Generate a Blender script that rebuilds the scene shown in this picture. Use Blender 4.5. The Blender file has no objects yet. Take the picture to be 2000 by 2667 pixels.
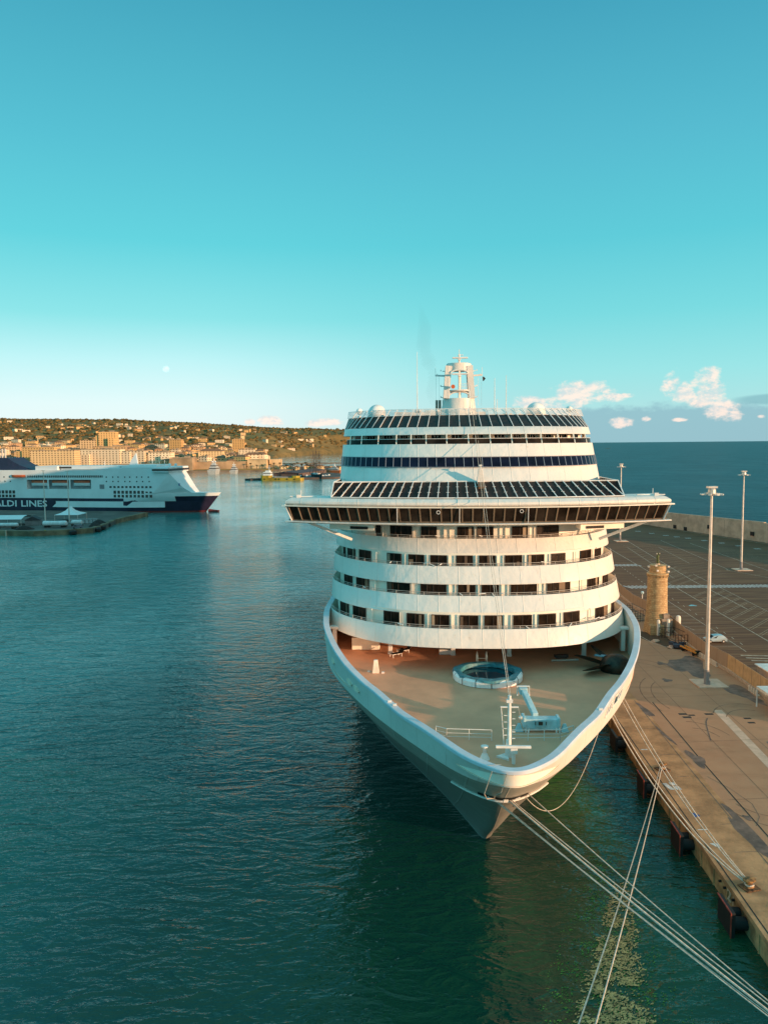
import bpy, math, random
from mathutils import Vector, Matrix, noise as mnoise
sc = bpy.context.scene
col = sc.collection
random.seed(7)
R = math.radians
ORD = ('first', 'second', 'third', 'fourth', 'fifth', 'sixth', 'seventh', 'eighth', 'ninth', 'tenth', 'eleventh', 'twelfth', 'thirteenth', 'fourteenth', 'fifteenth', 'sixteenth', 'seventeenth', 'eighteenth')

# ------------------------------------------------------------------ camera
def lin(c):
    return tuple(((v/255)/12.92 if v/255 <= .04045 else (((v/255)+.055)/1.055)**2.4) for v in c)
cam = bpy.data.cameras.new('camera'); cam.sensor_fit = 'VERTICAL'; cam.sensor_height = 36
cam.lens = 2003/2667*36; cam.clip_end = 400000; cam.clip_start = .5
camo = bpy.data.objects.new('camera', cam); col.objects.link(camo); sc.camera = camo
th = math.atan(176.5/2003); rl = R(0.5)
F = Vector((0, math.cos(th), -math.sin(th))); R0 = Vector((1, 0, 0)); U0 = Vector((0, math.sin(th), math.cos(th)))
Rt = R0*math.cos(rl)-U0*math.sin(rl); Up = U0*math.cos(rl)+R0*math.sin(rl)
m = Matrix((Rt, Up, -F)).transposed().to_4x4(); m.translation = (0, 0, 42); camo.matrix_world = m

# ------------------------------------------------------------------ node helper
class NT:
    def __init__(s, nt): s.nt = nt; s.n = nt.nodes; s.l = nt.links
    def new(s, t, **k):
        n = s.n.new(t)
        for a, b in k.items(): setattr(n, a, b)
        return n
    def put(s, sock, v):
        if hasattr(v, 'is_output'): s.l.new(v, sock)
        elif isinstance(v, (int, float)):
            try: sock.default_value = v
            except Exception: sock.default_value = (v, v, v)
        else:
            v = tuple(v)
            sock.default_value = v if len(sock.default_value) == len(v) else v+(1,)
    def M(s, op, a, b=0, c=0, clamp=False):
        n = s.new('ShaderNodeMath', operation=op, use_clamp=clamp)
        s.put(n.inputs[0], a); s.put(n.inputs[1], b); s.put(n.inputs[2], c); return n.outputs[0]
    def ss(s, v, a, b, x=0., y=1.):
        n = s.new('ShaderNodeMapRange', interpolation_type='SMOOTHSTEP')
        s.put(n.inputs[0], v); n.inputs[1].default_value = a; n.inputs[2].default_value = b
        n.inputs[3].default_value = x; n.inputs[4].default_value = y; return n.outputs[0]
    def mix(s, f, a, b, bt='MIX'):
        n = s.new('ShaderNodeMix', data_type='RGBA', blend_type=bt)
        s.put(n.inputs[0], f); s.put(n.inputs[6], a); s.put(n.inputs[7], b); return n.outputs[2]
    def noise(s, vec, scale, detail=3, rough=.55, dist=0):
        n = s.new('ShaderNodeTexNoise'); s.put(n.inputs['Scale'], scale); n.inputs['Detail'].default_value = detail
        n.inputs['Roughness'].default_value = rough; n.inputs['Distortion'].default_value = dist
        if vec is not None: s.l.new(vec, n.inputs['Vector'])
        return n.outputs['Fac']
    def ramp(s, f, stops):
        n = s.new('ShaderNodeValToRGB'); s.put(n.inputs[0], f); e = n.color_ramp.elements
        while len(e) < len(stops): e.new(.5)
        for i, (p, c) in enumerate(stops):
            e[i].position = p; e[i].color = tuple(c)+(1,)
        return n.outputs[0]
    def mapv(s, vec, scale=(1, 1, 1), rot=(0, 0, 0), loc=(0, 0, 0)):
        n = s.new('ShaderNodeMapping'); s.l.new(vec, n.inputs[0]); n.inputs['Scale'].default_value = scale
        n.inputs['Rotation'].default_value = rot; n.inputs['Location'].default_value = loc; return n.outputs[0]
    def sep(s, vec):
        n = s.new('ShaderNodeSeparateXYZ'); s.l.new(vec, n.inputs[0]); return n.outputs
    def comb(s, x, y, z):
        n = s.new('ShaderNodeCombineXYZ'); s.put(n.inputs[0], x); s.put(n.inputs[1], y); s.put(n.inputs[2], z); return n.outputs[0]

# ------------------------------------------------------------------ sky and sun
SUN_EL = 6.5
sdir = Vector((math.sin(R(121))*math.cos(R(SUN_EL)), math.cos(R(121))*math.cos(R(SUN_EL)), math.sin(R(SUN_EL))))
w = bpy.data.worlds.new('World'); sc.world = w; w.use_nodes = True
t = NT(w.node_tree); t.n.clear()
out = t.new('ShaderNodeOutputWorld'); bg = t.new('ShaderNodeBackground'); t.l.new(bg.outputs[0], out.inputs[0])
sky = t.new('ShaderNodeTexSky', sky_type='NISHITA'); sky.sun_disc = False; sky.sun_elevation = R(SUN_EL); sky.sun_rotation = R(121)
g = t.new('ShaderNodeTexCoord').outputs['Generated']
x, y, z = t.sep(g)
el = t.M('MULTIPLY', t.M('ARCSINE', z), 57.2958)
az = t.M('MULTIPLY', t.M('ARCTAN2', x, y), 57.2958)
eln = t.M('DIVIDE', el, 60.)
P = lambda d: d/60
left = t.ramp(eln, [(0, lin((226, 236, 235))), (P(3), lin((216, 238, 239))), (P(6), lin((182, 232, 235))), (P(9), lin((132, 217, 221))),
                    (P(14), lin((92, 200, 211))), (P(20), lin((80, 182, 200))), (P(29), lin((62, 156, 180))), (P(42), lin((92, 180, 198))), (1, lin((118, 186, 198)))])
right = t.ramp(eln, [(0, lin((172, 208, 209))), (P(2), lin((168, 216, 217))), (P(5), lin((146, 217, 219))), (P(9), lin((114, 207, 213))),
                     (P(14), lin((88, 193, 206))), (P(20), lin((80, 177, 197))), (P(29), lin((60, 152, 178))), (P(42), lin((92, 180, 198))), (1, lin((118, 186, 198)))])
azf = t.ss(az, -16., 12.)
skyc = t.mix(azf, left, right)
side = t.M('MULTIPLY', t.ss(az, -38., -62.), .85)
skyc = t.mix(side, skyc, t.ramp(eln, [(0, lin((120, 222, 232))), (P(12), lin((84, 208, 226))), (1, lin((90, 200, 224)))]))  # left sky beyond view, like the high stops above, brightened teal to tint shade
skyn = t.mix(1.0, sky.outputs[0], (.06, .06, .06), 'MULTIPLY')
# the sun's side of the sky is warm and bright near the horizon
sv = t.new('ShaderNodeVectorMath', operation='DOT_PRODUCT'); t.l.new(g, sv.inputs[0]); sv.inputs[1].default_value = sdir
glow = t.ss(sv.outputs['Value'], .55, 1.)
skyc = t.mix(t.M('MULTIPLY', glow, .55), skyc, (1.0, .72, .48))
skyc = t.mix(.08, skyc, skyn)
# clouds over the sea horizon
cv = t.comb(az, t.M('MULTIPLY', el, 1.5), 0)
n1 = t.noise(cv, .55, 8, .6); n2 = t.noise(cv, .62, 10, .66, .1)
def blobs(lst):
    r = None
    for a0, e0, wa, we in lst:
        dx = t.M('DIVIDE', t.M('SUBTRACT', az, a0), wa); dy = t.M('DIVIDE', t.M('SUBTRACT', el, e0), we)
        v = t.M('SUBTRACT', 1., t.M('ADD', t.M('MULTIPLY', dx, dx), t.M('MULTIPLY', dy, dy)))
        r = v if r is None else t.M('MAXIMUM', r, v)
    return r
bank = t.M('MULTIPLY', t.ss(t.M('ADD', el, t.M('MULTIPLY', n1, 1.6)), 3.5, 3.0), t.ss(az, 8., 15.))
bank = t.M('MULTIPLY', bank, .8)
skyc = t.mix(bank, skyc, lin((132, 172, 184)))
streak = t.M('MULTIPLY', t.ss(blobs([(27.5, 2.75, 3.6, .42)]), -.1, .6), .6)
skyc = t.mix(streak, skyc, lin((112, 160, 172)))
cum = blobs([(14.2, 3.4, 2.4, 1.1), (15.6, 3.1, 2.0, .45), (16.6, 3.25, 1.5, .22), (12.6, 2.9, 1.0, .9), (20.3, 4.0, .7, 1.0), (21.2, 3.3, 1.1, .8), (22.6, 3.7, 1.2, 1.35),
             (23.6, 2.2, 1.3, .8), (24.3, 1.7, .9, .5), (22.2, 2.7, 1.2, .6), (10.7, 3.0, 1.4, .5), (18.7, 1.6, .35, .22), (17.1, 1.35, .9, .4), (21.0, 1.5, .5, .15), (26.0, 1.6, .3, .15),
             (-8.3, 1.75, 1.2, .5), (-9.7, 1.7, .5, .3), (-4.5, 1.6, 1.6, .35)])
cd = t.ss(t.M('ADD', cum, t.M('MULTIPLY', t.M('SUBTRACT', n2, .5), 4.2)), .0, 1.05)
n3 = t.noise(t.comb(t.M('ADD', az, .22), t.M('SUBTRACT', t.M('MULTIPLY', el, 1.5), .25), 0), .62, 10, .66, .1)
lit = t.ss(t.M('SUBTRACT', n2, n3), -.10, .09)
ccol = t.mix(lit, lin((205, 208, 208)), lin((252, 226, 210)))
skyc = t.mix(t.M('MULTIPLY', cd, .78), skyc, ccol)
t.l.new(skyc, bg.inputs[0]); bg.inputs[1].default_value = 1.0
sl = bpy.data.lights.new('sun', 'SUN'); sl.energy = 5.0; sl.angle = R(.5); sl.color = (1, .61, .35)
so = bpy.data.objects.new('sun', sl); col.objects.link(so); so.rotation_euler = sdir.to_track_quat('Z', 'Y').to_euler()
sc.view_settings.view_transform = 'Standard'; sc.view_settings.look = 'None'; sc.view_settings.exposure = .28; sc.view_settings.gamma = 1
sc.cycles.max_bounces = 5; sc.cycles.use_denoising = True

# ------------------------------------------------------------------ materials
MATS = {}
def mat(name, base, rough=.6, metal=0, spec=.4, var=.12, vs=.6, dark=None, bump=0, bs=4., vary_scale=(1, 1, 1), emit=None, streak=None, alpha=None):
    if name in MATS: return MATS[name]
    m = bpy.data.materials.new(name); m.use_nodes = True; t = NT(m.node_tree); b = t.n['Principled BSDF']
    tc = t.new('ShaderNodeTexCoord').outputs['Object']
    n = t.noise(t.mapv(tc, vary_scale), vs, 5, .6)
    lo = tuple(v*(1-var*1.6) for v in base) if dark is None else dark
    hi = tuple(min(1, v*(1+var)) for v in base)
    c = t.mix(t.ss(n, .3, .7), lo, hi)
    if streak:
        sn = t.noise(t.mapv(tc, (1.2, 1.2, .12)), 1., 6, .7); c = t.mix(t.M('MULTIPLY', t.ss(sn, .56, .78), streak[1]), c, streak[0])
    t.put(b.inputs['Base Color'], c); b.inputs['Roughness'].default_value = rough; b.inputs['Metallic'].default_value = metal
    b.inputs['Specular IOR Level'].default_value = spec
    if 'glass' in name: b.inputs['IOR'].default_value = 1.22
    if bump:
        bn = t.new('ShaderNodeBump'); bn.inputs['Strength'].default_value = bump; bn.inputs['Distance'].default_value = .1
        t.l.new(t.noise(tc, bs, 4), bn.inputs['Height']); t.l.new(bn.outputs[0], b.inputs['Normal'])
    MATS[name] = m; return m

def ship_paint(name, base, seam=2.4, rough=.42, zs=None):
    m = bpy.data.materials.new(name); m.use_nodes = True; t = NT(m.node_tree); b = t.n['Principled BSDF']
    tc = t.new('ShaderNodeTexCoord').outputs['Object']
    n = t.noise(tc, .25, 4, .55)
    c = t.mix(t.ss(n, .3, .7), tuple(v*.93 for v in base), base)
    sn = t.noise(t.mapv(tc, (1.3, 1.3, .1)), 1.3, 6, .72); c = t.mix(t.M('MULTIPLY', t.ss(sn, .56, .8), .45), c, (.52, .33, .17))
    x, y, z = t.sep(tc)
    fr = t.M('FRACT', t.M('DIVIDE', x, seam)); e = t.M('MINIMUM', fr, t.M('SUBTRACT', 1., fr))
    c = t.mix(t.ss(e, .018, .004, 0., .22), c, (.42, .38, .34))
    if zs:
        fz = t.M('FRACT', t.M('DIVIDE', z, zs)); ez = t.M('MINIMUM', fz, t.M('SUBTRACT', 1., fz)); c = t.mix(t.ss(ez, .04, .01, 0., .45), c, tuple(min(1, v*1.7) for v in base)); e = t.M('MINIMUM', e, ez)
    t.put(b.inputs['Base Color'], c); b.inputs['Roughness'].default_value = rough; b.inputs['Specular IOR Level'].default_value = .35
    w1 = t.noise(t.mapv(tc, (.8, .8, .5), (0, .5, 0)), 1.1, 3, .5)
    h = t.M('ADD', w1, t.ss(e, .03, .0, 0., .25))
    bn = t.new('ShaderNodeBump'); bn.inputs['Strength'].default_value = .8; bn.inputs['Distance'].default_value = .13
    t.l.new(h, bn.inputs['Height']); t.l.new(bn.outputs[0], b.inputs['Normal'])
    MATS[name] = m; return m

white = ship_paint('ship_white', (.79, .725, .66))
hullm = ship_paint('hull_white_shaded', (.25, .235, .205), 3.1, .45, 1.7)  # same white paint, darkened in colour for the shade under the flare
hullu = ship_paint('upper_hull_white_half_shaded', (.46, .42, .36), 3.1, .45, 1.7)  # white again, half darkened where the flare above the ledge is less shaded
cream = mat('cream_wall', (.86, .78, .66), .55, var=.05, bump=.1)
glass = mat('dark_glass', (.022, .013, .008), .3, spec=.3, var=.4, vs=1.5, vary_scale=(1, 1, .5))
glass2 = mat('brown_glass', (.026, .018, .013), .18, spec=.16, var=.4, vs=.5)
navy = mat('navy_glass', (.008, .010, .026), .18, spec=.25, var=.3, vs=.4)
frame_d = mat('window_frame_dark', (.05, .03, .02), .5)
rail_m = mat('rail_metal', (.55, .5, .45), .4, .3)
pole_m = mat('white_metal', (.78, .74, .70), .4, spec=.5)
deck_m = mat('foredeck_paint', (.74, .35, .205), .62, spec=.25, vs=.22, var=.08, bump=.15, bs=9)
teak = mat('balcony_deck', (.30, .2, .12), .7)
bronze = mat('propeller_bronze', (.045, .032, .022), .45, .5, vs=1.2, var=.35)
poolcover = mat('pool_cover', (.045, .20, .235), .5, vs=2, var=.25, bump=.5, bs=3)
poolwater = mat('pool_water', (.004, .045, .06), .04, spec=.6)
blue_eq = mat('pale_blue_paint', (.40, .58, .62), .5, vs=1.5)
black = mat('black_rubber', (.015, .013, .012), .7)
rust = mat('rusty_iron', (.16, .075, .03), .8, vs=3, var=.5, bump=.4)
redm = mat('red_frame', (.32, .05, .03), .6, vs=2, var=.3)
ropem = mat('mooring_rope', (.60, .52, .43), .8, vs=4, var=.18)
concrete = mat('quay_concrete', (.50, .27, .135), .85, spec=.2, vs=.35, var=.2, bump=.3, bs=3, streak=((.12, .07, .04), .4))
qwall = mat('quay_wall_concrete', (.44, .27, .13), .85, spec=.2, vs=.6, var=.3, bump=.6, bs=2, streak=((.03, .022, .015), .8))
lightcon = mat('light_concrete', (.66, .46, .34), .85, spec=.2, vs=.8, var=.1)
paint_w = mat('road_paint', (.68, .66, .64), .7, vs=2.5, var=.25)
paint_f = mat('faded_road_paint', (.50, .40, .30), .8, vs=2, var=.25)
stain = mat('stain_dark', (.20, .12, .085), .6, vs=.7, var=.3)
orange = mat('orange_paint', (.62, .13, .04), .5, vs=2)

class MB:
    def __init__(s): s.v = []; s.f = []
    def face(s, pts):
        i = len(s.v); s.v += [tuple(p) for p in pts]; s.f.append(list(range(i, i+len(pts))))
    def box(s, c, d, rz=0, taper=1., rx=0):
        i = len(s.v); M_ = Matrix.Rotation(rz, 3, 'Z') @ Matrix.Rotation(rx, 3, 'X')
        for sz in (-1, 1):
            k = 1 if sz < 0 else taper
            for sx, sy in ((-1, -1), (1, -1), (1, 1), (-1, 1)):
                s.v.append(tuple(Vector(c)+M_ @ Vector((sx*d[0]/2*k, sy*d[1]/2*k, sz*d[2]/2))))
        for f in ((3, 2, 1, 0), (4, 5, 6, 7), (0, 1, 5, 4), (1, 2, 6, 5), (2, 3, 7, 6), (3, 0, 4, 7)): s.f.append([i+k for k in f])
    def bar(s, a, b, w, h=None):
        a, b = Vector(a), Vector(b); h = h or w; d = (b-a).normalized()
        up = Vector((0, 0, 1)) if abs(d.z) < .95 else Vector((0, 1, 0)); r = d.cross(up).normalized(); u = r.cross(d)
        i = len(s.v)
        for p in (a, b):
            for q, k in ((-1, -1), (1, -1), (1, 1), (-1, 1)): s.v.append(tuple(p+r*w/2*q+u*h/2*k))
        for f in ((3, 2, 1, 0), (4, 5, 6, 7), (0, 1, 5, 4), (1, 2, 6, 5), (2, 3, 7, 6), (3, 0, 4, 7)): s.f.append([i+k for k in f])
    def tube(s, pts, r, n=8, cap=True):
        pts = [Vector(p) for p in pts]; i0 = len(s.v); rr = r if isinstance(r, (list, tuple)) else [r]*len(pts)
        for k, p in enumerate(pts):
            d = (pts[min(k+1, len(pts)-1)]-pts[max(k-1, 0)]).normalized()
            up = Vector((0, 0, 1)) if abs(d.z) < .95 else Vector((0, 1, 0)); a = d.cross(up).normalized(); b = a.cross(d)
            for j in range(n):
                q = 2*math.pi*j/n; s.v.append(tuple(p+a*math.cos(q)*rr[k]+b*math.sin(q)*rr[k]))
        for k in range(len(pts)-1):
            for j in range(n):
                a = i0+k*n+j; b = i0+k*n+(j+1) % n; s.f.append([a, b, b+n, a+n])
        if cap: s.f.append([i0+j for j in range(n)][::-1]); s.f.append([i0+(len(pts)-1)*n+j for j in range(n)])
    def lathe(s, c, prof, n=24, sx=1., sy=1.):
        i0 = len(s.v)
        for r, z in prof:
            for j in range(n):
                q = 2*math.pi*j/n; s.v.append((c[0]+r*sx*math.cos(q), c[1]+r*sy*math.sin(q), c[2]+z))
        for k in range(len(prof)-1):
            for j in range(n):
                a = i0+k*n+j; b = i0+k*n+(j+1) % n; s.f.append([a, b, b+n, a+n])
        s.f.append([i0+j for j in range(n)][::-1]); s.f.append([i0+(len(prof)-1)*n+j for j in range(n)])
    def loft(s, rows, close=False, skip=None):
        i0 = len(s.v); n = len(rows[0])
        for r in rows: s.v += [tuple(p) for p in r]
        for k in range(len(rows)-1):
            for j in range(n if close else n-1):
                if skip and skip(k, j): continue
                a = i0+k*n+j; b = i0+k*n+(j+1) % n; s.f.append([a, b, b+n, a+n])
    def prism(s, poly, z0, z1):
        i = len(s.v); n = len(poly)
        s.v += [(p[0], p[1], z0) for p in poly]+[(p[0], p[1], z1) for p in poly]
        s.f.append([i+k for k in range(n)][::-1]); s.f.append([i+n+k for k in range(n)])
        for k in range(n): s.f.append([i+k, i+(k+1) % n, i+n+(k+1) % n, i+n+k])
    def ball(s, c, r, n=10, sz=1., squash=1):
        s.lathe(c, [(max(.001, r*math.sin(math.pi*k/n)), -r*sz*math.cos(math.pi*k/n)) for k in range(n+1)], n*2)
    def build(s, name, m, parent=None, smooth=False, bevel=0, label=None, **k):
        me = bpy.data.meshes.new(name); me.from_pydata(s.v, [], s.f); me.materials.append(m); me.validate()
        if smooth:
            me.polygons.foreach_set('use_smooth', [True]*len(me.polygons))
            try: me.set_sharp_from_angle(angle=R(35))
            except Exception: pass
        o = bpy.data.objects.new(name, me); col.objects.link(o)
        if parent: o.parent = parent
        if bevel:
            b = o.modifiers.new('bevel', 'BEVEL'); b.width = bevel; b.segments = 2; b.limit_method = 'ANGLE'
        if label: o['label'] = label
        for a, b in k.items(): o[a] = b
        return o
def tag(o, label, cat, group=None):
    o['label'] = label; o['category'] = cat
    if group: o['group'] = group
    return o
def thing(name, label, cat, loc=(0, 0, 0), rz=0, group=None):
    o = bpy.data.objects.new(name, None); o.empty_display_size = .5; col.objects.link(o); o.location = loc; o.rotation_euler = (0, 0, rz)
    return tag(o, label, cat, group)
def kids(o): return list(o.children)
def copy_tree(o, parent=None):
    c = o.copy(); col.objects.link(c); c.parent = parent
    for ch in kids(o): copy_tree(ch, c)
    return c
def one(name, mb, m, label, cat, loc=(0, 0, 0), rz=0, group=None, smooth=False, bevel=0):
    o = mb.build(name, m, None, smooth, bevel); o.location = loc; o.rotation_euler = (0, 0, rz); return tag(o, label, cat, group)
def text_mesh(s, size, m, name, parent, M_, ext=.01, bold=0, sx=1):
    c = bpy.data.curves.new('t', 'FONT'); c.body = s; c.size = size; c.extrude = ext; c.offset = bold; c.resolution_u = 2
    o = bpy.data.objects.new('t', c); col.objects.link(o); dg = bpy.context.evaluated_depsgraph_get()
    me = bpy.data.meshes.new_from_object(o.evaluated_get(dg)); bpy.data.objects.remove(o)
    me.materials.clear(); me.materials.append(m); me.name = name
    q = bpy.data.objects.new(name, me); col.objects.link(q); q.parent = parent
    q.matrix_local = M_ @ Matrix.Diagonal((sx, 1, 1, 1)); return q

# ------------------------------------------------------------------ water
def water_mat(name, deep, alt, bumpd, sc1, sc2, rough, green=False):
    m = bpy.data.materials.new(name); m.use_nodes = True; t = NT(m.node_tree); b = t.n['Principled BSDF']
    tc = t.new('ShaderNodeTexCoord').outputs['Object']
    big = t.noise(t.mapv(tc, (1, .45, 1)), .012, 4, .55)
    c = t.mix(t.ss(big, .35, .65), deep, alt)
    if green:
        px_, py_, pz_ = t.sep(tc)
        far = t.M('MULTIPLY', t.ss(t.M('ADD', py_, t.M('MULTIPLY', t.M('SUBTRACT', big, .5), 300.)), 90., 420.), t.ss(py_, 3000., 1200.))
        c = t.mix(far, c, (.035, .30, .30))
        c = t.mix(t.ss(px_, -5., -85., 0., .6), c, (.016, .19, .18))  # paler base colour leftward and far off stands in for the sky's reflection
        x, y, z = t.sep(tc)
        n = t.noise(tc, .12, 4, .6)
        def bl(cx, cy, wx, wy):
            dx = t.M('DIVIDE', t.M('SUBTRACT', x, cx), wx); dy = t.M('DIVIDE', t.M('SUBTRACT', y, cy), wy)
            return t.M('SUBTRACT', 1., t.M('ADD', t.M('MULTIPLY', dx, dx), t.M('MULTIPLY', dy, dy)))
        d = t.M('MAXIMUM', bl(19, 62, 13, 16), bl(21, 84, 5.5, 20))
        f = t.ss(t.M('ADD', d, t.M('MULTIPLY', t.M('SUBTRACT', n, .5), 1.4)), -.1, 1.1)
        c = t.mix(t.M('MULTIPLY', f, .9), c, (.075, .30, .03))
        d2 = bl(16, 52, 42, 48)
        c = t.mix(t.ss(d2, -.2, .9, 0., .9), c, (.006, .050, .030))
    t.put(b.inputs['Base Color'], c); b.inputs['Roughness'].default_value = rough; b.inputs['IOR'].default_value = 1.33
    b.inputs['Specular IOR Level'].default_value = .6 if green else .22
    def ridge_(n, k=2.): return t.M('POWER', t.M('SUBTRACT', 1., t.M('ABSOLUTE', t.M('MULTIPLY', t.M('SUBTRACT', n, .5), k))), 2.)
    w1 = ridge_(t.noise(t.mapv(tc, (.45, 1, 1), (0, 0, .25)), sc1, 3, .5, .5)); w2 = ridge_(t.noise(t.mapv(tc, (.55, 1.1, 1), (0, 0, -.3)), sc2, 3, .55, .3))
    w3 = t.noise(t.mapv(tc, (.5, 1, 1), (0, 0, .1)), sc1*.22, 2, .5)
    cal = t.ss(t.noise(t.mapv(tc, (.8, .5, 1)), .02, 3, .5), .36, .62, .45, 1.)
    h = t.M('ADD', t.M('ADD', t.M('MULTIPLY', w1, .50), t.M('MULTIPLY', w2, .13)), t.M('MULTIPLY', w3, .9))
    h = t.M('MULTIPLY', h, cal)
    if green: h = t.M('MULTIPLY', h, t.ss(px_*1 if False else py_, 500., 150., .35, 1.))
    bn = t.new('ShaderNodeBump'); bn.inputs['Strength'].default_value = 1.; bn.inputs['Distance'].default_value = bumpd
    t.l.new(h, bn.inputs['Height']); t.l.new(bn.outputs[0], b.inputs['Normal'])
    return m
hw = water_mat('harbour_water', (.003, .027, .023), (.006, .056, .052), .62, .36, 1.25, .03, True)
sw = water_mat('open_sea', (.003, .042, .055), (.005, .060, .075), 1.6, .13, .42, .4)
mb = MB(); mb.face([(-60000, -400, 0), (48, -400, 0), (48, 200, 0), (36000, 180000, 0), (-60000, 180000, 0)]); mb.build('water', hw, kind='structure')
mb = MB(); mb.face([(48, -400, 0), (120000, -400, 0), (120000, 180000, 0), (36000, 180000, 0), (48, 200, 0)]); mb.build('sea', sw, kind='structure')

# ------------------------------------------------------------------ cruise ship (local frame: x starboard-wards right, y aft, z up)
ship = thing('cruise_ship', 'huge white cruise ship seen bow on, moored alongside the quay', 'cruise ship', (9.3, 54, 0), -R(2.85))
def itab(tab):
    vs, bs = tab
    def f(v):
        if v <= vs[0]: return bs[0]
        for i in range(len(vs)-1):
            if v <= vs[i+1]:
                q = (v-vs[i])/(vs[i+1]-vs[i]); return bs[i]+(bs[i+1]-bs[i])*q
        return bs[-1]
    return f
def smooth_tab(tab, n=200):
    # Catmull-Rom through the table as a curve (v,b)
    vs, bs = tab; pts = [Vector((a, b)) for a, b in zip(vs, bs)]; pts = [Vector((pts[1].x, -pts[1].y))]+pts+[pts[-1]*2-pts[-2]]; o = []
    for i in range(1, len(pts)-2):
        p0, p1, p2, p3 = pts[i-1:i+3]
        d1 = max((p2-p1).length, 1e-4)**.5; d0 = max((p1-p0).length, 1e-4)**.5; d2 = max((p3-p2).length, 1e-4)**.5
        m1 = ((p1-p0)/d0-(p2-p0)/(d0+d1)+(p2-p1)/d1)*d1; m2 = ((p2-p1)/d1-(p3-p1)/(d1+d2)+(p3-p2)/d2)*d1
        for k in range(12):
            s = k/12; s2 = s*s; s3 = s2*s
            o.append((2*s3-3*s2+1)*p1+(s3-2*s2+s)*m1+(-2*s3+3*s2)*p2+(s3-s2)*m2)
    o.append(pts[-2]); return o
def resample(pts, n, power=1.5):
    L = [0]
    for a, b in zip(pts, pts[1:]): L.append(L[-1]+(b-a).length)
    r = []; j = 0
    for k in range(n+1):
        d = L[-1]*(k/n)**power
        while j < len(L)-2 and L[j+1] < d: j += 1
        q = (d-L[j])/max(L[j+1]-L[j], 1e-9); r.append(pts[j].lerp(pts[j+1], min(q, 1)))
    return r
ZTAB = ([0, 12, 18, 23, 27, 30, 35, 40, 42], [18.2, 18.3, 18.7, 19.3, 20.0, 20.5, 21.15, 21.48, 21.5])
zt = itab(ZTAB)
VE = 92
T0 = ([0, .12, .5, 1.3, 2.3, 3.7, 5.6, 8.2, 11.6, 16.8, 19.4, 23.2, 26.5, 30, 33.5, 36.5, 40, 46, 60, VE], [0, .7, 1.4, 2.3, 3.2, 4.15, 5.2, 6.65, 8.7, 11.3, 12.8, 14.7, 16.1, 17.25, 18.1, 18.5, 18.8, 18.85, 18.8, 18.8])
T1 = ([2.7, 2.85, 3.3, 4.1, 5.2, 7, 9.3, 13, 19, 25, 31, 37, 44, 60, VE], [0, .8, 1.7, 2.8, 3.8, 5.1, 6.5, 8.7, 11.9, 14.6, 16.8, 18.2, 18.8, 18.8, 18.8])
T2 = ([7.3, 7.5, 8.9, 11, 15, 20, 27, 35, 45, 60, VE], [0, .8, 2.5, 4.1, 6.5, 9.3, 12.7, 15.8, 17.9, 18.8, 18.8])
T3 = ([15.5, 15.8, 18, 22, 28, 36, 46, 60, 75, VE], [0, .45, 1.7, 3.7, 6.6, 10.2, 14.2, 17.4, 18.7, 18.8])
T4 = ([24.6, 25, 27.5, 34, 42, 52, 65, 80, VE], [0, .45, 1.4, 3.8, 7.2, 11.6, 15.8, 18.4, 18.8])
T5 = ([26, 26.5, 29, 35, 43, 53, 66, 80, VE], [0, .45, 1.3, 3.6, 7, 11.4, 15.6, 18.3, 18.8])
NS = 90
C0, C1, C2, C3, C4, C5 = [resample(smooth_tab(T), NS) for T in (T0, T1, T2, T3, T4, T5)]
def level(i):   # returns list of Vector3 half-curves for the hull rows
    return None
rows = []
for k in range(NS+1):
    pass
def row3(C, zf): return [Vector((p.y, p.x, zf(p.x))) for p in C]
RT = row3(C0, zt); RK = row3(C1, lambda v: 15.75+.008*v); R2 = row3(C2, lambda v: 12.5+.8*max(0, min(1, (v-20)/40))); R3 = row3(C3, lambda v: 6.); R4 = row3(C4, lambda v: 0.); R5 = row3(C5, lambda v: -3.)
def cr(p0, p1, p2, p3, s):
    return .5*((2*p1)+(p2-p0)*s+(2*p0-5*p1+4*p2-p3)*s*s+(3*p1-p0-3*p2+p3)*s*s*s)
low = [RK]
seq = [RK, R2, R3, R4, R5]
lowrows = []
for i in range(len(seq)-1):
    a0 = seq[max(i-1, 0)]; a1 = seq[i]; a2 = seq[i+1]; a3 = seq[min(i+2, len(seq)-1)]
    for q in range(4 if i < 3 else 1):
        s = q/(4 if i < 3 else 1); lowrows.append([cr(p0, p1, p2, p3, s) for p0, p1, p2, p3 in zip(a0, a1, a2, a3)])
lowrows.append(R5)
AFT = 345  # hull run on aft, out of view, so its shadow reaches the ferry
def full(row):
    l = [Vector((-p.x, p.y, p.z)) for p in row[::-1]]
    e = row[-1]; return [Vector((-e.x, AFT, e.z))]+l+row[1:]+[Vector((e.x, AFT, e.z))]
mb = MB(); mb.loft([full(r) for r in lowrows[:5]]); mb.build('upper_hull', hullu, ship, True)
mb = MB(); mb.loft([full(r) for r in lowrows[4:]])
mb.face([(-18.8, AFT, -3), (18.8, AFT, -3), (18.8, AFT, 19), (-18.8, AFT, 19)])
mb.build('hull', hullm, ship, True)
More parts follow.
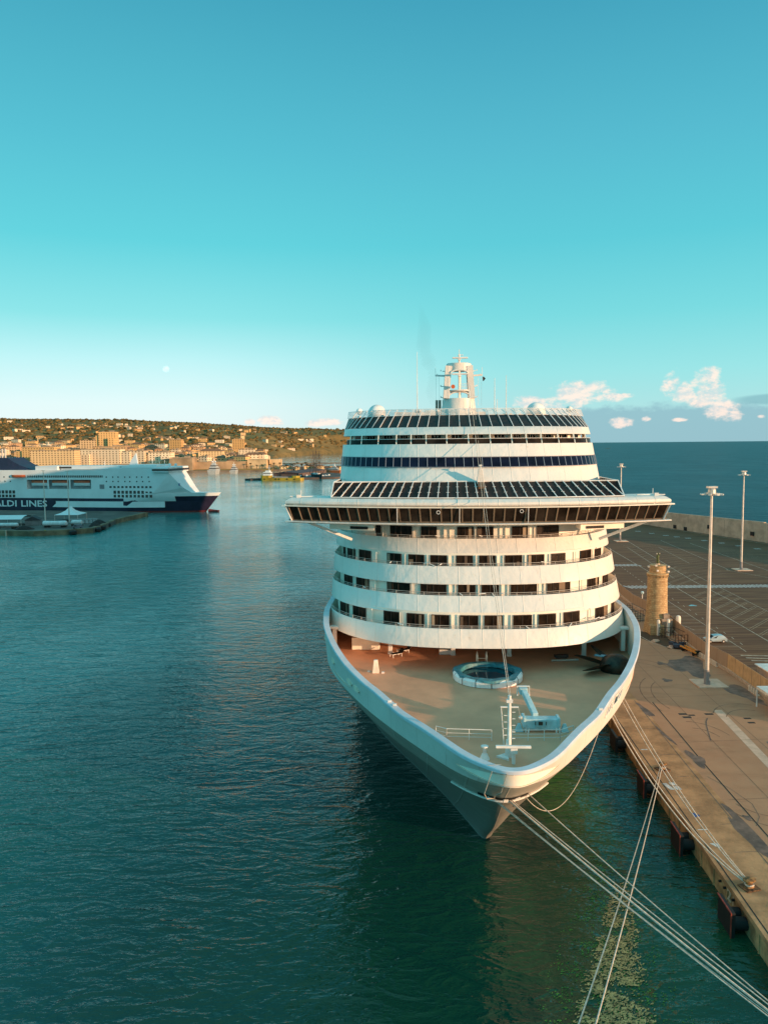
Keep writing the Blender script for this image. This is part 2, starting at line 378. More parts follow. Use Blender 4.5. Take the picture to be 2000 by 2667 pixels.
# bulwark fascia with two real openings on the quay side
def lerprow(a, b, s): return [p.lerp(q, s) for p, q in zip(a, b)]
fr = [RT, lerprow(RT, RK, .16), lerprow(RT, RK, .50), RK]
FR = [full(r) for r in fr]
def hole_at(k, j, which=FR):
    p = which[1][j]; q = which[1][min(j+1, len(which[1])-1)]; mid = (p.y+q.y)/2
    return k == 1 and p.x > 3 and (14.2 < mid < 16.4 or 17.0 < mid < 19.6)
mb = MB(); mb.loft(FR, skip=hole_at); mb.build('bow_fascia', white, ship, True)
def inset(row, d):
    o = []
    for i, p in enumerate(row):
        a = row[max(i-1, 0)]; b = row[min(i+1, len(row)-1)]; tv = Vector((b.x-a.x, b.y-a.y, 0)).normalized()
        n = Vector((-tv.y, tv.x, 0)); o.append(p+n*d)
    return o
FT = FR[0]
IN = inset(FT, .62)
capu = [p+Vector((0, 0, .06)) for p in FT]; capi = [p+Vector((0, 0, .06)) for p in IN]; capo = [p for p in inset(FT, -.06)]; capo2 = [p+Vector((0, 0, -.22)) for p in capo]
mb = MB(); mb.loft([capo2, [p+Vector((0, 0, .0)) for p in capo], capu, capi, [p+Vector((0, 0, -.2)) for p in IN]])
mb.build('bulwark_cap', mat('cap_skylit_paint', (.60, .62, .67), .45, var=.06), ship, True)  # cap colour cooled and dulled to show it lit by sky alone
ZD = 16.8
inr = [[p+Vector((0, 0, -.1)) for p in IN], [Vector((p.x, p.y, q.z)) for p, q in zip(IN, FR[1])], [Vector((p.x, p.y, q.z)) for p, q in zip(IN, FR[2])], [Vector((p.x, p.y, ZD-.1)) for p in IN]]
mb = MB(); mb.loft(inr, skip=hole_at); mb.build('inner_bulwark', cream, ship, True)
dk = [Vector((p.x, p.y, ZD)) for p in inset(FT, .56) if p.y < 60]
mb = MB(); mb.face([tuple(p) for p in dk]); mb.build('foredeck', deck_m, ship)
# stiffener frames of the two openings
for a, b in ((14.2, 16.4), (17.0, 19.6)):
    mb = MB(); top = [p for p in FR[1] if p.x > 3 and a-.3 < p.y < b+.3]; bot = [p for p in FR[2] if p.x > 3 and a-.3 < p.y < b+.3]
    mb.tube([p+Vector((.06, -.02, 0)) for p in top], .06, 6); mb.tube([p+Vector((.06, -.02, 0)) for p in bot], .06, 6)
    for r in (0, len(top)//2, -1): mb.tube([top[r]+Vector((.05, 0, 0)), bot[min(r, len(bot)-1)]+Vector((.05, 0, 0))], .07, 6)
    mb.build('opening_frame', white, ship)
# oval fairleads on the port bulwark, two leaf-shaped pairs
def on_row(row, v, side):
    c = [p for p in row if p.x*side > 0 and p.y < 70]; return min(c, key=lambda p: abs(p.y-v))
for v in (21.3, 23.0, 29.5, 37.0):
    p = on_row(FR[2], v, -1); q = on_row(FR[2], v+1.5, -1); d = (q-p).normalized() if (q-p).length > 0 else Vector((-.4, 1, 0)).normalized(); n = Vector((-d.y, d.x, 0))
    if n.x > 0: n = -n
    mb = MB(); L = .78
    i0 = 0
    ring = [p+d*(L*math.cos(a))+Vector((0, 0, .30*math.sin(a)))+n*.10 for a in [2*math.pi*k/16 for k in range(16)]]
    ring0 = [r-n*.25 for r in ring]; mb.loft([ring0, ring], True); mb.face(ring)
    o = mb.build('fairlead', mat('fairlead_sunlit_fill', (.9, .7, .54), .4), ship, True)  # solid fill coloured peach, as if a sunlit interior showed through
# mooring ledge round the stem and the dark openings above it
ld = [p for p in full(R2) if p.y < 11.2]
mb = MB(); lo = inset(ld, -.28)
mb.loft([ld, lo, [p+Vector((0, 0, .14)) for p in lo], [p+Vector((0, 0, .14)) for p in ld]]); mb.build('mooring_ledge', white, ship, True)
fa, fb_ = full(R2), full(lowrows[2]); idx = [i for i, p in enumerate(fa) if abs(p.x) < 2.3 and p.y < 12]
s0 = [fa[i].lerp(fb_[i], .10) for i in idx]; s1 = [fa[i].lerp(fb_[i], .36) for i in idx]
lo1 = inset(s0, -.05); hi1 = inset(s1, -.05)
mb = MB(); mb.loft([lo1, hi1]); mb.build('mooring_opening', black, ship)
for u in (-1.2, .1, 1.25):
    q = min(lo1, key=lambda p: abs(p.x-u)); mb = MB(); mb.box((q.x, q.y-.16, q.z+.22), (.42, .3, .30)); mb.build('roller', white, ship, bevel=.04)
mb = MB()
mb.tube([(-1.6, .25, 18.1), (-2.05, 1.5, 15.8), (-1.6, 4.5, 14), (-.9, 6.9, 12.9), (-.2, 7.0, 12.75)], .035, 5); mb.build('hanging_line', ropem, ship)
mb = MB(); mb.tube([(-.55, -.08, 18.1), (-.8, 1.5, 15.9), (-.95, 4.9, 14.1), (-.8, 6.9, 12.9)], .03, 5); mb.build('hanging_line', ropem, ship)

# front curve of every superstructure level
def S(U, D): U = min(abs(U), 1); return D*(1-(1-U**2.6)**(1/1.6))
NC = 96
US = [-math.cos(math.pi*i/NC) for i in range(NC+1)]
US = [math.copysign(1-(1-abs(u))**1.0, u) for u in US]
def crow(v0, z, hw=18.4, D=13., back=330, side=True):
    l = [Vector((u*hw, v0+S(u, D), z)) for u in US]
    return ([Vector((-hw, back, z))] if side else [])+l+([Vector((hw, back, z))] if side else [])
def cpt(u, v0, z, hw=18.4, D=13.): return Vector((u, v0+S(u/hw, D), z))
def band(name, rows, m, label=None):
    mb = MB(); mb.loft(rows); return mb.build(name, m, ship, True, label=label)
LV = {'H': ((29.6, 21.5), (28.6, 19.7)), 'G': ((32.8, 24.6), (31.2, 22.8)), 'F': ((35.4, 27.6), (34.0, 25.8)), 'E': ((38.9, 30.45), (37.4, 28.7))}
WIN = {'E': [(-12.5, -11.86), (-10.6, -7.87), (-6.74, -4.82), (-2.29, -.32), (.14, 2.11), (4.4, 6.35), (7.55, 10.39)],
 'F': [(-17.0, -16.7), (-16.26, -15.16), (-14.54, -12.98), (-10.87, -9.13), (-8.26, -6.38), (-5.64, -3.69), (-2.55, -.64), (.14, 2.04), (3.19, 5.21), (5.96, 7.89), (8.81, 10.62), (12.75, 14.36), (15.11, 16.19)],
 'G': [(-16.51, -15.39), (-14.72, -13.09), (-10.78, -8.05), (-6.81, -3.83), (-2.48, -.5), (.23, 2.2), (3.6, 6.63), (7.89, 10.76), (13.23, 14.95), (15.78, 16.8)],
 'H': [(-16.79, -15.59), (-14.93, -13.28), (-11.05, -9.27), (-8.37, -6.42), (-5.6, -3.62), (-2.41, -.41), (.32, 2.32), (3.53, 5.6), (6.4, 8.37), (9.36, 11.31), (13.6, 15.43), (16.4, 17.0)]}
rnd = random.Random(3)
# name: top z of the opening above each band
TOPZ = {'H': 22.86, 'G': 25.86, 'F': 28.76, 'E': 32.2}
for k, ((vt, z1), (vb, z0)) in LV.items():
    th_ = .35
    band('balcony_front', [crow(vb+.25, z0-.1), crow(vb, z0-.1), crow(vb, z0), crow(vt, z1), crow(vt+.12, z1+.02), crow(vt+.25, z1), crow(vt+.25, z0+.3, 18.0)], white)
    # slab under the opening, from the front to the wall
    band('deck_slab', [crow(vb+.25, z0-.06, 18.2), crow(vt+1.7, z0-.06, 17.1, 12.5), crow(vt+1.7, z0+.2, 17.1, 12.5), crow(vt+.2, z0+.2, 18.1)], teak)
    hwb = 17.5; vw = vt+1.45; tz = TOPZ[k]
    band('balcony_wall', [crow(vw, z0+.15, hwb, 12.5), crow(vw, tz+.2, hwb, 12.5)], cream)
    # ceiling slab (underside of the next level)
    nv = {'H': 31.2, 'G': 34.0, 'F': 37.4, 'E': 38.6}[k]
    band('ceiling', [crow(nv+.3, tz-.02, 18.0), crow(vw+.3, tz-.02, 17.2, 12.5)], white)
    # windows
    for a, b in WIN[k]:
        pa = cpt(a, vw, 0, hwb, 12.5); pb = cpt(b, vw, 0, hwb, 12.5); d = (pb-pa); L = d.length; d.normalize(); n = Vector((d.y, -d.x, 0))
        zb = z0+.3; zh = min(tz-.07, z0+3.05); c = (pa+pb)/2
        mb = MB(); q = n*.07
        mb.bar(pa+q+Vector((0, 0, (zb+zh)/2)), pb+q+Vector((0, 0, (zb+zh)/2)), .05, zh-zb); wn = mb.build('cabin_window', glass, ship)
        mb = MB(); q = n*.12
        for s in [0, 1]+([.5] if L > 1.3 else [])+([.25] if L > 2.5 else []):
            p = pa.lerp(pb, s)+q; mb.bar(p+Vector((0, 0, zb)), p+Vector((0, 0, zh)), .07, .07)
        mb.bar(pa+q+Vector((0, 0, zh)), pb+q+Vector((0, 0, zh)), .08, .08); mb.build('frame', frame_d, wn)
        if rnd.random() < .6 and L > 1.2:
            s0_ = rnd.choice((.02, .52, .7)); s1_ = s0_+rnd.uniform(.12, .28); pc_ = n*.10; hh = rnd.uniform(.35, 1.); zc_ = zb+(zh-zb)*(hh/2 if rnd.random() < .5 else 1-hh/2)
            mb = MB(); mb.bar(pa.lerp(pb, s0_)+pc_+Vector((0, 0, zc_)), pa.lerp(pb, s1_)+pc_+Vector((0, 0, zc_)), .03, (zh-zb)*hh*.96); mb.build('curtain', mat('curtain_%d' % rnd.randint(0, 2), ((.20, .13, .08), (.11, .07, .045), (.34, .25, .17))[rnd.randint(0, 2)], .7), wn)  # curtain strips laid on the pane, doubling as painted interior reflections
    # privacy screens between balconies
    ws = WIN[k]
    for i in range(len(ws)-1):
        u = (ws[i][1]+ws[i+1][0])/2
        if abs(u) > 15: continue
        p = cpt(u, vw, 0, hwb, 12.5); p2 = cpt(u*1.03, vw-1.1, 0, 18., 12.5)
        for du in ((-.35, .35) if ws[i+1][0]-ws[i][1] > .9 else (0,)):
            mb = MB(); mb.bar(p+Vector((du, 0, (z0+.3+tz)/2)), p+Vector((du, -.16, (z0+.3+tz)/2)), .10, tz-z0-.4); mb.build('privacy_screen', cream, ship)
    # railing
    mb = MB(); rr = [p for p in crow(vt+.16, z1+.34, 18.3) if p.y < vt+14]
    mb.tube(rr, .028, 5); mb.tube([p-Vector((0, 0, .2)) for p in rr], .02, 4)
    step = 1.5; acc = 0
    for a, b in zip(rr, rr[1:]):
        acc += (b-a).length
        if acc > step: acc = 0; mb.bar(b-Vector((0, 0, .4)), b+Vector((0, 0, .03)), .05)
    mb.build('railing', mat('railing_pale', (.52, .45, .4), .5), ship)
    for u in [rnd.uniform(-14, 14) for _ in range(5)]:
        p = cpt(u, vt+.1, z1+.3, 18.3); q = cpt(u+rnd.uniform(-.9, .9), vt-.1, z1+rnd.uniform(-.1, .5), 18.3)
        mb = MB(); mb.tube([p, q], .05, 5); mb.build('railing_bracket', pole_m, ship)
# soffit above the foredeck and wall behind it
band('soffit', [crow(28.8, 19.62, 18.1), crow(42, 19.62, 17.0, 8)], cream)
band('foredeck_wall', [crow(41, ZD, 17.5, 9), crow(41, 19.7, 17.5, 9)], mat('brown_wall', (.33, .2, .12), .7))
for u, m_ in ((-15.2, cream), (-9, black), (-2, black), (2.6, glass), (7.5, black), (13, glass)):
    p = cpt(u, 41, 0, 17.5, 9); mb = MB(); mb.box((p.x, p.y-.15, 18.1), (2.2, .12, 2.2), rz=.25*u/17); mb.build('deck_door', m_, ship)
for u, v in ((-10.5, 36.4), (-3.0, 36), (3.6, 35.7), (12.3, 35.4)):
    mb = MB(); mb.box((u, v, 18.2), (.5, .4, 2.85)); mb.box((u, v, 16.95), (.62, .52, .2)); mb.build('column', pole_m, ship, bevel=.04)
for s in (-1, 1):
    mb = MB(); mb.box((s*17.3, 37.5, 18.4), (.5, .8, 2.6)); mb.box((s*17.2, 37.2, 19.9), (1.3, .9, .3)); mb.build('bracket', white, ship, bevel=.05)
mb = MB(); mb.box((-13.6, 38.6, 17.6), (3.4, 1.2, 1.5)); mb.build('deck_locker', cream, ship, bevel=.06)
mb = MB(); mb.box((-3.9, 36.4, 17.15), (1.5, .8, .6)); mb.build('deck_locker', pole_m, ship, bevel=.05)

# ---- bridge
def bv(u, b=36.5): return b+4.3*(abs(u)/23.6)**2.0
BU = [-23.6+47.2*i/48 for i in range(49)]
def brow(dv, z, hw=23.6, back=None):
    r = [Vector((u*hw/23.6, bv(u)+dv, z)) for u in BU]
    return r
mb = MB()
ft = [brow(.9, 34.62, 23.2), brow(-.15, 34.62, 23.55), brow(-.3, 34.8, 23.65), brow(-.25, 35.05, 23.6), brow(.15, 35.32, 23.2), brow(.5, 35.42, 22.95), brow(5.2, 35.42, 22.8)]
mb.loft(ft)
for s in (-1, 1):   # sloping wing end
    i = 0 if s < 0 else -1
    mb.face([r[i] for r in ft])
mb.build('bridge_roof', white, ship, True)
mb = MB(); mb.loft([brow(.9, 34.6, 23.8), brow(5.2, 34.6, 23.4)]); mb.build('bridge_ceiling', cream, ship)
mb = MB(); mb.loft([brow(0, 34.56, 24.05), brow(-.22, 34.5, 24.1), brow(-.22, 34.4, 24.1), brow(.2, 34.36, 23.9)]); mb.build('drip_rail', cream, ship)
mb = MB(); mb.loft([brow(1.2, 32.55, 23.2), brow(-.1, 32.55, 23.5), brow(-.1, 32.42, 23.5), brow(1.0, 32.2, 23.2), brow(4.6, 32.1, 23.0)]); mb.build('bridge_floor', cream, ship, True)
mb = MB(); mb.loft([brow(-.15, 32.62, 23.4), brow(-.7, 32.58, 23.6), brow(-.7, 32.48, 23.6), brow(-.1, 32.46, 23.3)]); mb.build('bridge_catwalk', white, ship)
mb = MB(); mb.loft([brow(4.7, 32.1, 23.0), brow(4.9, 34.7, 23.3)])
mb.build('bridge_back_wall', white, ship)
for s in (-1, 1):
    a = Vector((s*22.9, bv(23)+.5, 32.5)); b = Vector((s*22.9, bv(23)+4.6, 32.5)); c = Vector((s*23.5, bv(23)+4.8, 34.6)); d = Vector((s*23.7, bv(23)+.1, 34.6))
    mb = MB(); mb.face([a, b, c, d]); mb.build('wing_side_window', mat('wing_glass', (.06, .11, .11), .1, spec=.6), ship)
    mb = MB(); mb.bar(a, d, .14); mb.bar(b, c, .14); mb.bar(a.lerp(b, .5), d.lerp(c, .5), .1); mb.build('wing_frame', pole_m, ship)
    # wing support strut
    mb = MB(); mb.bar((s*20.8, bv(20.8)+1.2, 32.3), (s*15.6, 43.0, 29.9), .42, .34); mb.build('wing_strut', white, ship, bevel=.04)
    mb = MB(); mb.prism([(s*18.2, 41.2), (s*12.5, 39.2), (s*12.5, 42.5), (s*18.0, 45)] if s > 0 else [(s*18.0, 45), (s*12.5, 42.5), (s*12.5, 39.2), (s*18.2, 41.2)], 31.45, 32.12); mb.build('wing_root', cream, ship)
    mb = MB(); mb.box((s*14.4, 39.75, 31.75), (2.4, .1, .34), rz=s*.34); mb.build('wing_root_slot', black, ship, bevel=.2)
NWN = 37
mf = MB()
for i in range(NWN):
    u0 = -23.0+46*i/NWN; u1 = -23.0+46*(i+1)/NWN; g = .1
    def wp(u, top):
        return Vector((u*(1.012 if top else .99), bv(u)+(-.02 if top else .55), 34.4 if top else 32.6))
    mb = MB(); a, b, c, d = wp(u0+g, 0), wp(u1-g, 0), wp(u1-g, 1), wp(u0+g, 1); mb.face([a, b, c, d]); n = Vector((0, .12, 0)); mb.face([d+n, c+n, b+n, a+n])
    mb.build('bridge_window', glass2, ship)
    mf.bar(wp(u0, 0), wp(u0, 1), .17, .14)
mf.bar(wp(23.0, 0), wp(23.0, 1), .17, .14)
mf.tube([p+Vector((0, .55, 0)) for p in brow(0, 32.66, 23.3)], .09, 5)
mf.build('bridge_mullions', mat('mullion_brown', (.18, .12, .075), .5), ship)
mb = MB()
for s in (-1, 1):
    mb.box((s*21.5, bv(21.5)+1.6, 35.55), (3.4, .25, .12)); mb.box((s*22.1, bv(22)+1.2, 35.6), (.5, .3, .35)); mb.tube([(s*21.9, bv(22)+2, 35.4), (s*21.9, bv(22)+2, 36.3)], .04, 6)
mb.build('wing_equipment', pole_m, ship)
for u in (-2.2, 5.9, -9.6):
    p = Vector((u, bv(u)-.12, 0)); mb = MB(); mb.tube([(p.x, p.y, 34.4), (p.x, p.y+.3, 32.4)], .05, 5); mb.build('wiper_rail', pole_m, ship)
for u, z in ((-4.7, 33.9), (5.1, 34.0)):
    mb = MB(); mb.tube([(u+.2*math.cos(a), bv(u)-.12, z+.2*math.sin(a)) for a in [k*math.pi/6 for k in range(13)]], .04, 5); mb.build('clear_view_ring', pole_m, ship)

# ---- glazed windscreen above the bridge
NB = 31
mb = MB(); LT = []
for i in range(NB):
    u = -17.8+35.6*i/(NB-1); a = Vector((u, bv(u)+.8, 35.45)); b = Vector((u, 43.0, 37.15)); LT.append((a, b))
mb.loft([[a for a, b in LT], [b for a, b in LT]]); mb.build('windscreen_glass', mat('screen_glass', (.024, .014, .011), .35, spec=.2, var=.5, vs=.5), ship)
mb = MB()
for i, (a, b) in enumerate(LT):
    mb.bar(a+Vector((0, -.05, .08)), Vector((b.x*.925, b.y, b.z))+Vector((0, -.05, .08)), .10, .09)
mb.bar(LT[0][0]+Vector((0, 0, .1)), LT[0][1]+Vector((0, 0, .1)), .12); mb.bar(LT[-1][0]+Vector((0, 0, .1)), LT[-1][1]+Vector((0, 0, .1)), .12)
mb.tube([b+Vector((0, -.05, .1)) for a, b in LT], .09, 6); mb.tube([a+Vector((0, -.05, .1)) for a, b in LT], .07, 6)
for s in (.33, .66):
    for (a, b), (c, d) in zip(LT, LT[1:]):
        p = a.lerp(Vector((b.x*.925, b.y, b.z)), s)+Vector((0, -.08, .1)); mb.bar(p-Vector((.2, 0, 0)), p+Vector((.2, 0, 0)), .04)
mb.build('windscreen_frame', pole_m, ship)
for s in (-1, 1):
    mb = MB(); x0 = s*17.82; ys = [42.0+1.1*k for k in range(10)]
    mb.face([(x0, 41.0, 35.4), (x0, 53, 35.4), (x0, 53, 37.2), (x0, 43, 37.2)]); mb.build('side_screen', glass, ship)
    mb = MB()
    for y_ in ys: mb.bar((x0+s*.06, y_, 35.4), (x0+s*.06, y_, 37.25 if y_ > 43 else 36.5), .12)
    mb.tube([(x0, 40.0, 35.6), (x0, 43, 37.25), (x0, 53, 37.25)], .08, 6); mb.build('side_screen_frame', pole_m, ship)
mb = MB(); mb.loft([[Vector((u, 41.2, 35.5)) for u in (-17.8, 17.8)], [Vector((u, 300, 35.5)) for u in (-17.8, 17.8)]]); mb.build('promenade_deck', teak, ship)
# signal pillar in the middle
mb = MB(); mb.box((.7, 42.6, 37.9), (.95, .9, 1.9), taper=.55); mb.tube([(.7, 42.6, 38.8), (.7, 42.6, 39.3)], .09, 6); mb.box((.7, 42.6, 39.25), (.35, .3, .2)); mb.build('signal_pillar', white, ship, bevel=.03)
mb = MB(); mb.box((.7, 41.6, 36.5), (.8, 2.0, 1.0), rx=.3); mb.build('pillar_casing', mat('casing_brown', (.16, .09, .05), .6), ship)

# ---- big sloping band with the navy window strip
DV = {37.0: 43.2, 38.9: 45.0, 40.3: 46.5, 41.95: 48.0}
band('superstructure_front', [crow(43.2, 37.0), crow(45.0, 38.9), crow(45.0, 38.92), crow(46.6, 40.28), crow(46.5, 40.3), crow(48.0, 41.95), crow(48.3, 41.98)], white)
# split panes along arc length
def arc_us(v0, hw, D, n, ulim=.9999):
    P_ = [Vector((u*hw, S(u, D))) for u in [(-ulim+2*ulim*i/2000) for i in range(2001)]]
    L = [0]
    for a, b in zip(P_, P_[1:]): L.append(L[-1]+(b-a).length)
    o = []; j = 0
    for k in range(n+1):
        d = L[-1]*k/n
        while j < len(L)-2 and L[j+1] < d: j += 1
        o.append(P_[j].x)
    return o
au = arc_us(45, 18.4, 13, 42)
mf = MB()
for a, b in zip(au, au[1:]):
    mb = MB(); q = (b-a)*.03
    pts = [a+q+(b-a-2*q)*i/4 for i in range(5)]
    mb.loft([[cpt(u, 44.97, 39.0) + Vector((0, -.06, .0)) for u in pts], [cpt(u, 46.4, 40.22)+Vector((0, -.06, 0)) for u in pts]]); mb.build('lounge_window', navy, ship)
    mf.bar(cpt(a, 44.93, 38.98)+Vector((0, -.06, 0)), cpt(a, 46.38, 40.24)+Vector((0, -.06, 0)), .07)
mf.tube([cpt(a, 46.38, 40.24)+Vector((0, -.06, 0)) for a in au], .04, 4); mf.tube([cpt(a, 44.93, 38.98)+Vector((0, -.06, 0)) for a in au], .04, 4)
mf.build('lounge_mullions', mat('grey_mullion', (.3, .3, .34), .5), ship)
# ---- upper balcony row
band('deck_slab', [crow(48.2, 41.9, 18.2), crow(51.6, 41.9, 17, 12.5)], teak)
band('balcony_wall', [crow(51.2, 41.9, 17.2, 12.5), crow(51.2, 43.5, 17.2, 12.5)], cream)
band('upper_fascia', [crow(51.5, 43.22, 17), crow(49.4, 43.22), crow(49.4, 43.26), crow(50.9, 44.25), crow(51.1, 44.28), crow(60, 44.28, 17.)], white)
bp = [-17.6, -16.9, -15.09, -12.59, -10.05, -8.06, -6.04, -3.3, -.44, 2.45, 5.31, 7.3, 9.39, 11.87, 14.41, 16.6, 17.6]
for a, b in zip(bp, bp[1:]):
    pts = [a+.06+(b-a-.12)*i/4 for i in range(5)]
    mb = MB(); mb.loft([[cpt(u, 48.15, 41.98) for u in pts], [cpt(u, 48.55, 42.62) for u in pts]]); pn = mb.build('balcony_glass', glass2, ship)
    mb = MB(); mb.tube([cpt(u, 48.5, 42.66) for u in pts], .035, 5); mb.build('handrail', pole_m, pn)
    c = (a+b)/2; wd = (b-a)*.5
    if abs(c) < 16:
        pa = cpt(c-wd*.5, 51.1, 42.6, 17.2, 12.5); pb = cpt(c+wd*.5, 51.1, 42.6, 17.2, 12.5); n = Vector((0, -.06, 0))
        mb = MB(); mb.bar(pa+n, pb+n, .05, 1.15); wn = mb.build('cabin_window', glass, ship)
        mb = MB(); m_ = pa.lerp(pb, .5)+n*1.8
        for s in (0, .35, .65, 1): p = pa.lerp(pb, s)+n*1.8; mb.bar(p+Vector((0, 0, -.6)), p+Vector((0, 0, .6)), .06)
        mb.build('frame', cream, wn)
for a in bp[1:-1]:
    mb = MB(); p = cpt(a, 48.1, 41.95); q = cpt(a, 49.45, 43.26); mb.bar(p, q, .14, .12); mb.bar(q+Vector((0, .2, -.65)), q+Vector((0, 2., -.65)), .06, 1.2); mb.build('balcony_divider', cream, ship)
# ---- top windscreen
tu = arc_us(51, 18.4, 13, 34)
gl = [[cpt(u, 51.1, 44.3) for u in tu], [cpt(u*.985, 55.2, 46.0, 18.1, 12) for u in tu]]
mb = MB(); mb.loft(gl); mb.build('top_windscreen_glass', glass, ship)
mb = MB()
for u in tu: mb.bar(cpt(u, 51.0, 44.32), cpt(u*.90, 57.2, 47.0, 18.1, 11), .085)
mb.build('top_windscreen_bars', pole_m, ship)
mb = MB()
for k, zz in enumerate((46.05, 46.25, 46.45, 46.65, 46.85, 47.02)):
    s = (zz-44.32)/(47-44.32); v0 = 51+6.6*s; D = 13-2*s; us = [u*.985 for u in tu]; mb.tube([cpt(u, v0, zz, 18.3, D) for u in us if not (zz < 46.9 and -.4 < u < 1.4)], .045, 5)
for zz in (44.95, 45.5): mb.tube([cpt(u*.985, 51+6.6*(zz-44.3)/2.7+.4, zz, 18.3, 12.6) for u in tu], .03, 4)
mb.build('top_rails', pole_m, ship)
mb = MB(); bx = rnd
for i in range(60):
    u = rnd.uniform(-16, 16); p = cpt(u, 57, 0, 18, 11); mb.box((u, p.y, 45.6+rnd.uniform(-.9, .6)), (rnd.uniform(.05, .5), .3, rnd.uniform(.05, .5)))
mb.build('deck_fittings', cream, ship)
mb = MB(); mb.loft([crow(60, 44.28, 17.2, 11), crow(60, 46.0, 17.2, 11)]); mb.face([tuple(p) for p in crow(60, 46.0, 17.2, 11)]); mb.build('top_deck_house', mat('deckhouse_brown', (.10, .07, .05), .6), ship)
mb = MB(); mb.box((0, 205, 32), (34, 270, 25)); mb.box((0, 285, 49), (33, 116, 9)); mb.build('cabin_block_and_shade_tier', white, ship)  # unseen rear upper tier raised so the ship shades the ferry
mb = MB(); mb.box((0, 300, 54.5), (13, 22, 5), taper=.8); mb.build('funnel', white, ship, bevel=.6)

# ---- mast
MX, MY = -.7, 70.
def zz(yz): return 47.6+(1110-yz)*.00896
def xx(xz): return MX+(xz-905)*.00896
mb = MB(); mb.lathe((MX, MY, 47.0), [(3.0, -1), (2.75, .5), (2.6, 1.2), (2.5, 2.1), (2.45, 2.15)], 32, 1, .9); mb.build('mast_base', white, ship, True)
mb = MB(); mb.lathe((MX, MY, 50.2), [(2.3, 0), (2.42, .1), (2.42, .22), (2.2, .24)], 28, 1, .9); mb.build('mast_platform', white, ship, True)
for s in (-1, 1):
    mb = MB(); x0 = MX+s*2.0; x1 = MX+s*1.66
    for dy in (-1.3, 1.2): mb.bar((x0, MY+dy, 49.1), (x1, MY+dy*.8, 54.2), .95, .9)
    mb.bar((x0, MY, 50.6), (x1, MY, 54.2), .3, 2.6); mb.build('mast_leg', white, ship)
mb = MB(); mb.lathe((MX, MY, 53.5), [(2.0, 0), (2.05, .15), (1.95, 1.1), (1.8, 1.2)], 28, 1, .85); mb.build('mast_head', white, ship, True)
mb = MB()
for zc, rw, rh in ((53.0, 1.35, .55), (49.2, 1.75, .95)):
    mb.tube([(MX+rw*math.cos(a), MY-1.6, zc+rh*math.sin(a)) for a in [math.pi*k/12 for k in range(13)]], .13, 6)
mb.tube([(MX, MY-1.5, 49), (MX, MY-1.5, 56.0)], [.16, .13], 8); mb.tube([(MX, MY-1.5, 56), (MX, MY-1.5, 56.7)], .05, 5)
mb.tube([(MX+.1, MY-1.0, 49), (MX+.1, MY-1.0, 53.2)], .2, 8)
for q in range(5): mb.bar((MX+.3, MY-1.6, 50.5+q*.22), (MX+1.4, MY-1.6, 50.5+q*.22), .05)
mb.build('mast_pole', white, ship, True)
for zc, L in ((55.35, 2.4), (52.85, 2.5)):
    mb = MB(); mb.box((MX+.1, MY-2.1, zc), (L, .4, .24)); mb.box((MX, MY-2, zc-.22), (.45, .5, .3)); mb.build('radar_scanner', pole_m, ship, bevel=.04)
mb = MB(); mb.box((MX+.2, MY-1.5, 55.85), (.85, .2, .12)); mb.build('radar_scanner', pole_m, ship, bevel=.03)
for s in (-1, 1):
    mb = MB(); mb.bar((MX+s*1.9, MY, 52.75), (MX+s*3.75, MY, 52.85), .18, .26)
    for zc in (53.5, 51.1, 49.35): mb.bar((MX+s*1.9, MY, zc), (MX+s*(2.6 if zc > 53 else 2.85), MY, zc), .12, .12); mb.box((MX+s*2.85, MY, zc+.12), (.14, .14, .22))
    mb.tube([(MX+s*3.7, MY, 52.8), (MX+s*3.7, MY, 54.1)], .025, 4); mb.tube([(MX+s*3.4, MY, 52.9), (MX+s*3.4, MY, 53.1)], .05, 4)
    mb.tube([(MX+s*3.6, MY, 52.7), (MX+s*3.6, MY, 48)], .015, 4); mb.tube([(MX+s*3.1, MY, 52.7), (MX+s*3.1, MY, 48)], .015, 4)
    mb.build('yard_arm', pole_m, ship)
mb = MB(); mb.tube([(MX-1.0, MY-1.9, 50.9), (MX-1.0, MY-2.3, 50.9)], [.12, .33], 14); mb.build('ship_horn', orange, ship, True)
for x0, rr_, h in ((-5.6, .2, 49.0), (-5.1, .22, 49.0), (-4.4, .28, 49.0)):
    mb = MB(); mb.tube([(MX+x0+2.1, MY+1, 46), (MX+x0+2.1, MY+1, h)], rr_, 10); mb.build('exhaust_pipe', mat('grey_pipe', (.3, .22, .17), .5, .3), ship, True)
# front tripod with stay points
mb = MB(); TX = .45; TY = 60.
mb.tube([(TX, TY, 46.0), (TX, TY, 51.0)], .07, 6)
for a in (0, 2.1, 4.2): mb.tube([(TX, TY, 47.6), (TX+.6*math.cos(a), TY+.6*math.sin(a), 45.8)], .06, 5)
mb.build('tripod_mast', pole_m, ship)
for x0, r_, big in ((-16.3, .5, 0), (-13.8, 1.45, 1), (11.5, 1.55, 1), (16.0, .5, 0)):
    y0 = 70 if big else 66
    mb = MB(); mb.ball((x0, y0, 46.9 if big else 47.1), r_, 12); rd = mb.build('radome', mat('radome', (.8, .78, .75), .4), ship, True)
    mb = MB(); mb.tube([(x0, y0, 44.5), (x0, y0, 46.4)], r_*.45, 10); mb.build('radome_stand', pole_m, rd)
for x0, zt_ in ((-7.3, 56.4), (4.8, 52.2), (6.6, 52.6), (5.2, 48.9)):
    mb = MB(); mb.tube([(x0, 68, 45), (x0, 68, (45+zt_)/2), (x0, 68, zt_)], [.08, .06, .03], 6); mb.build('whip_antenna', pole_m, ship)
mb = MB()
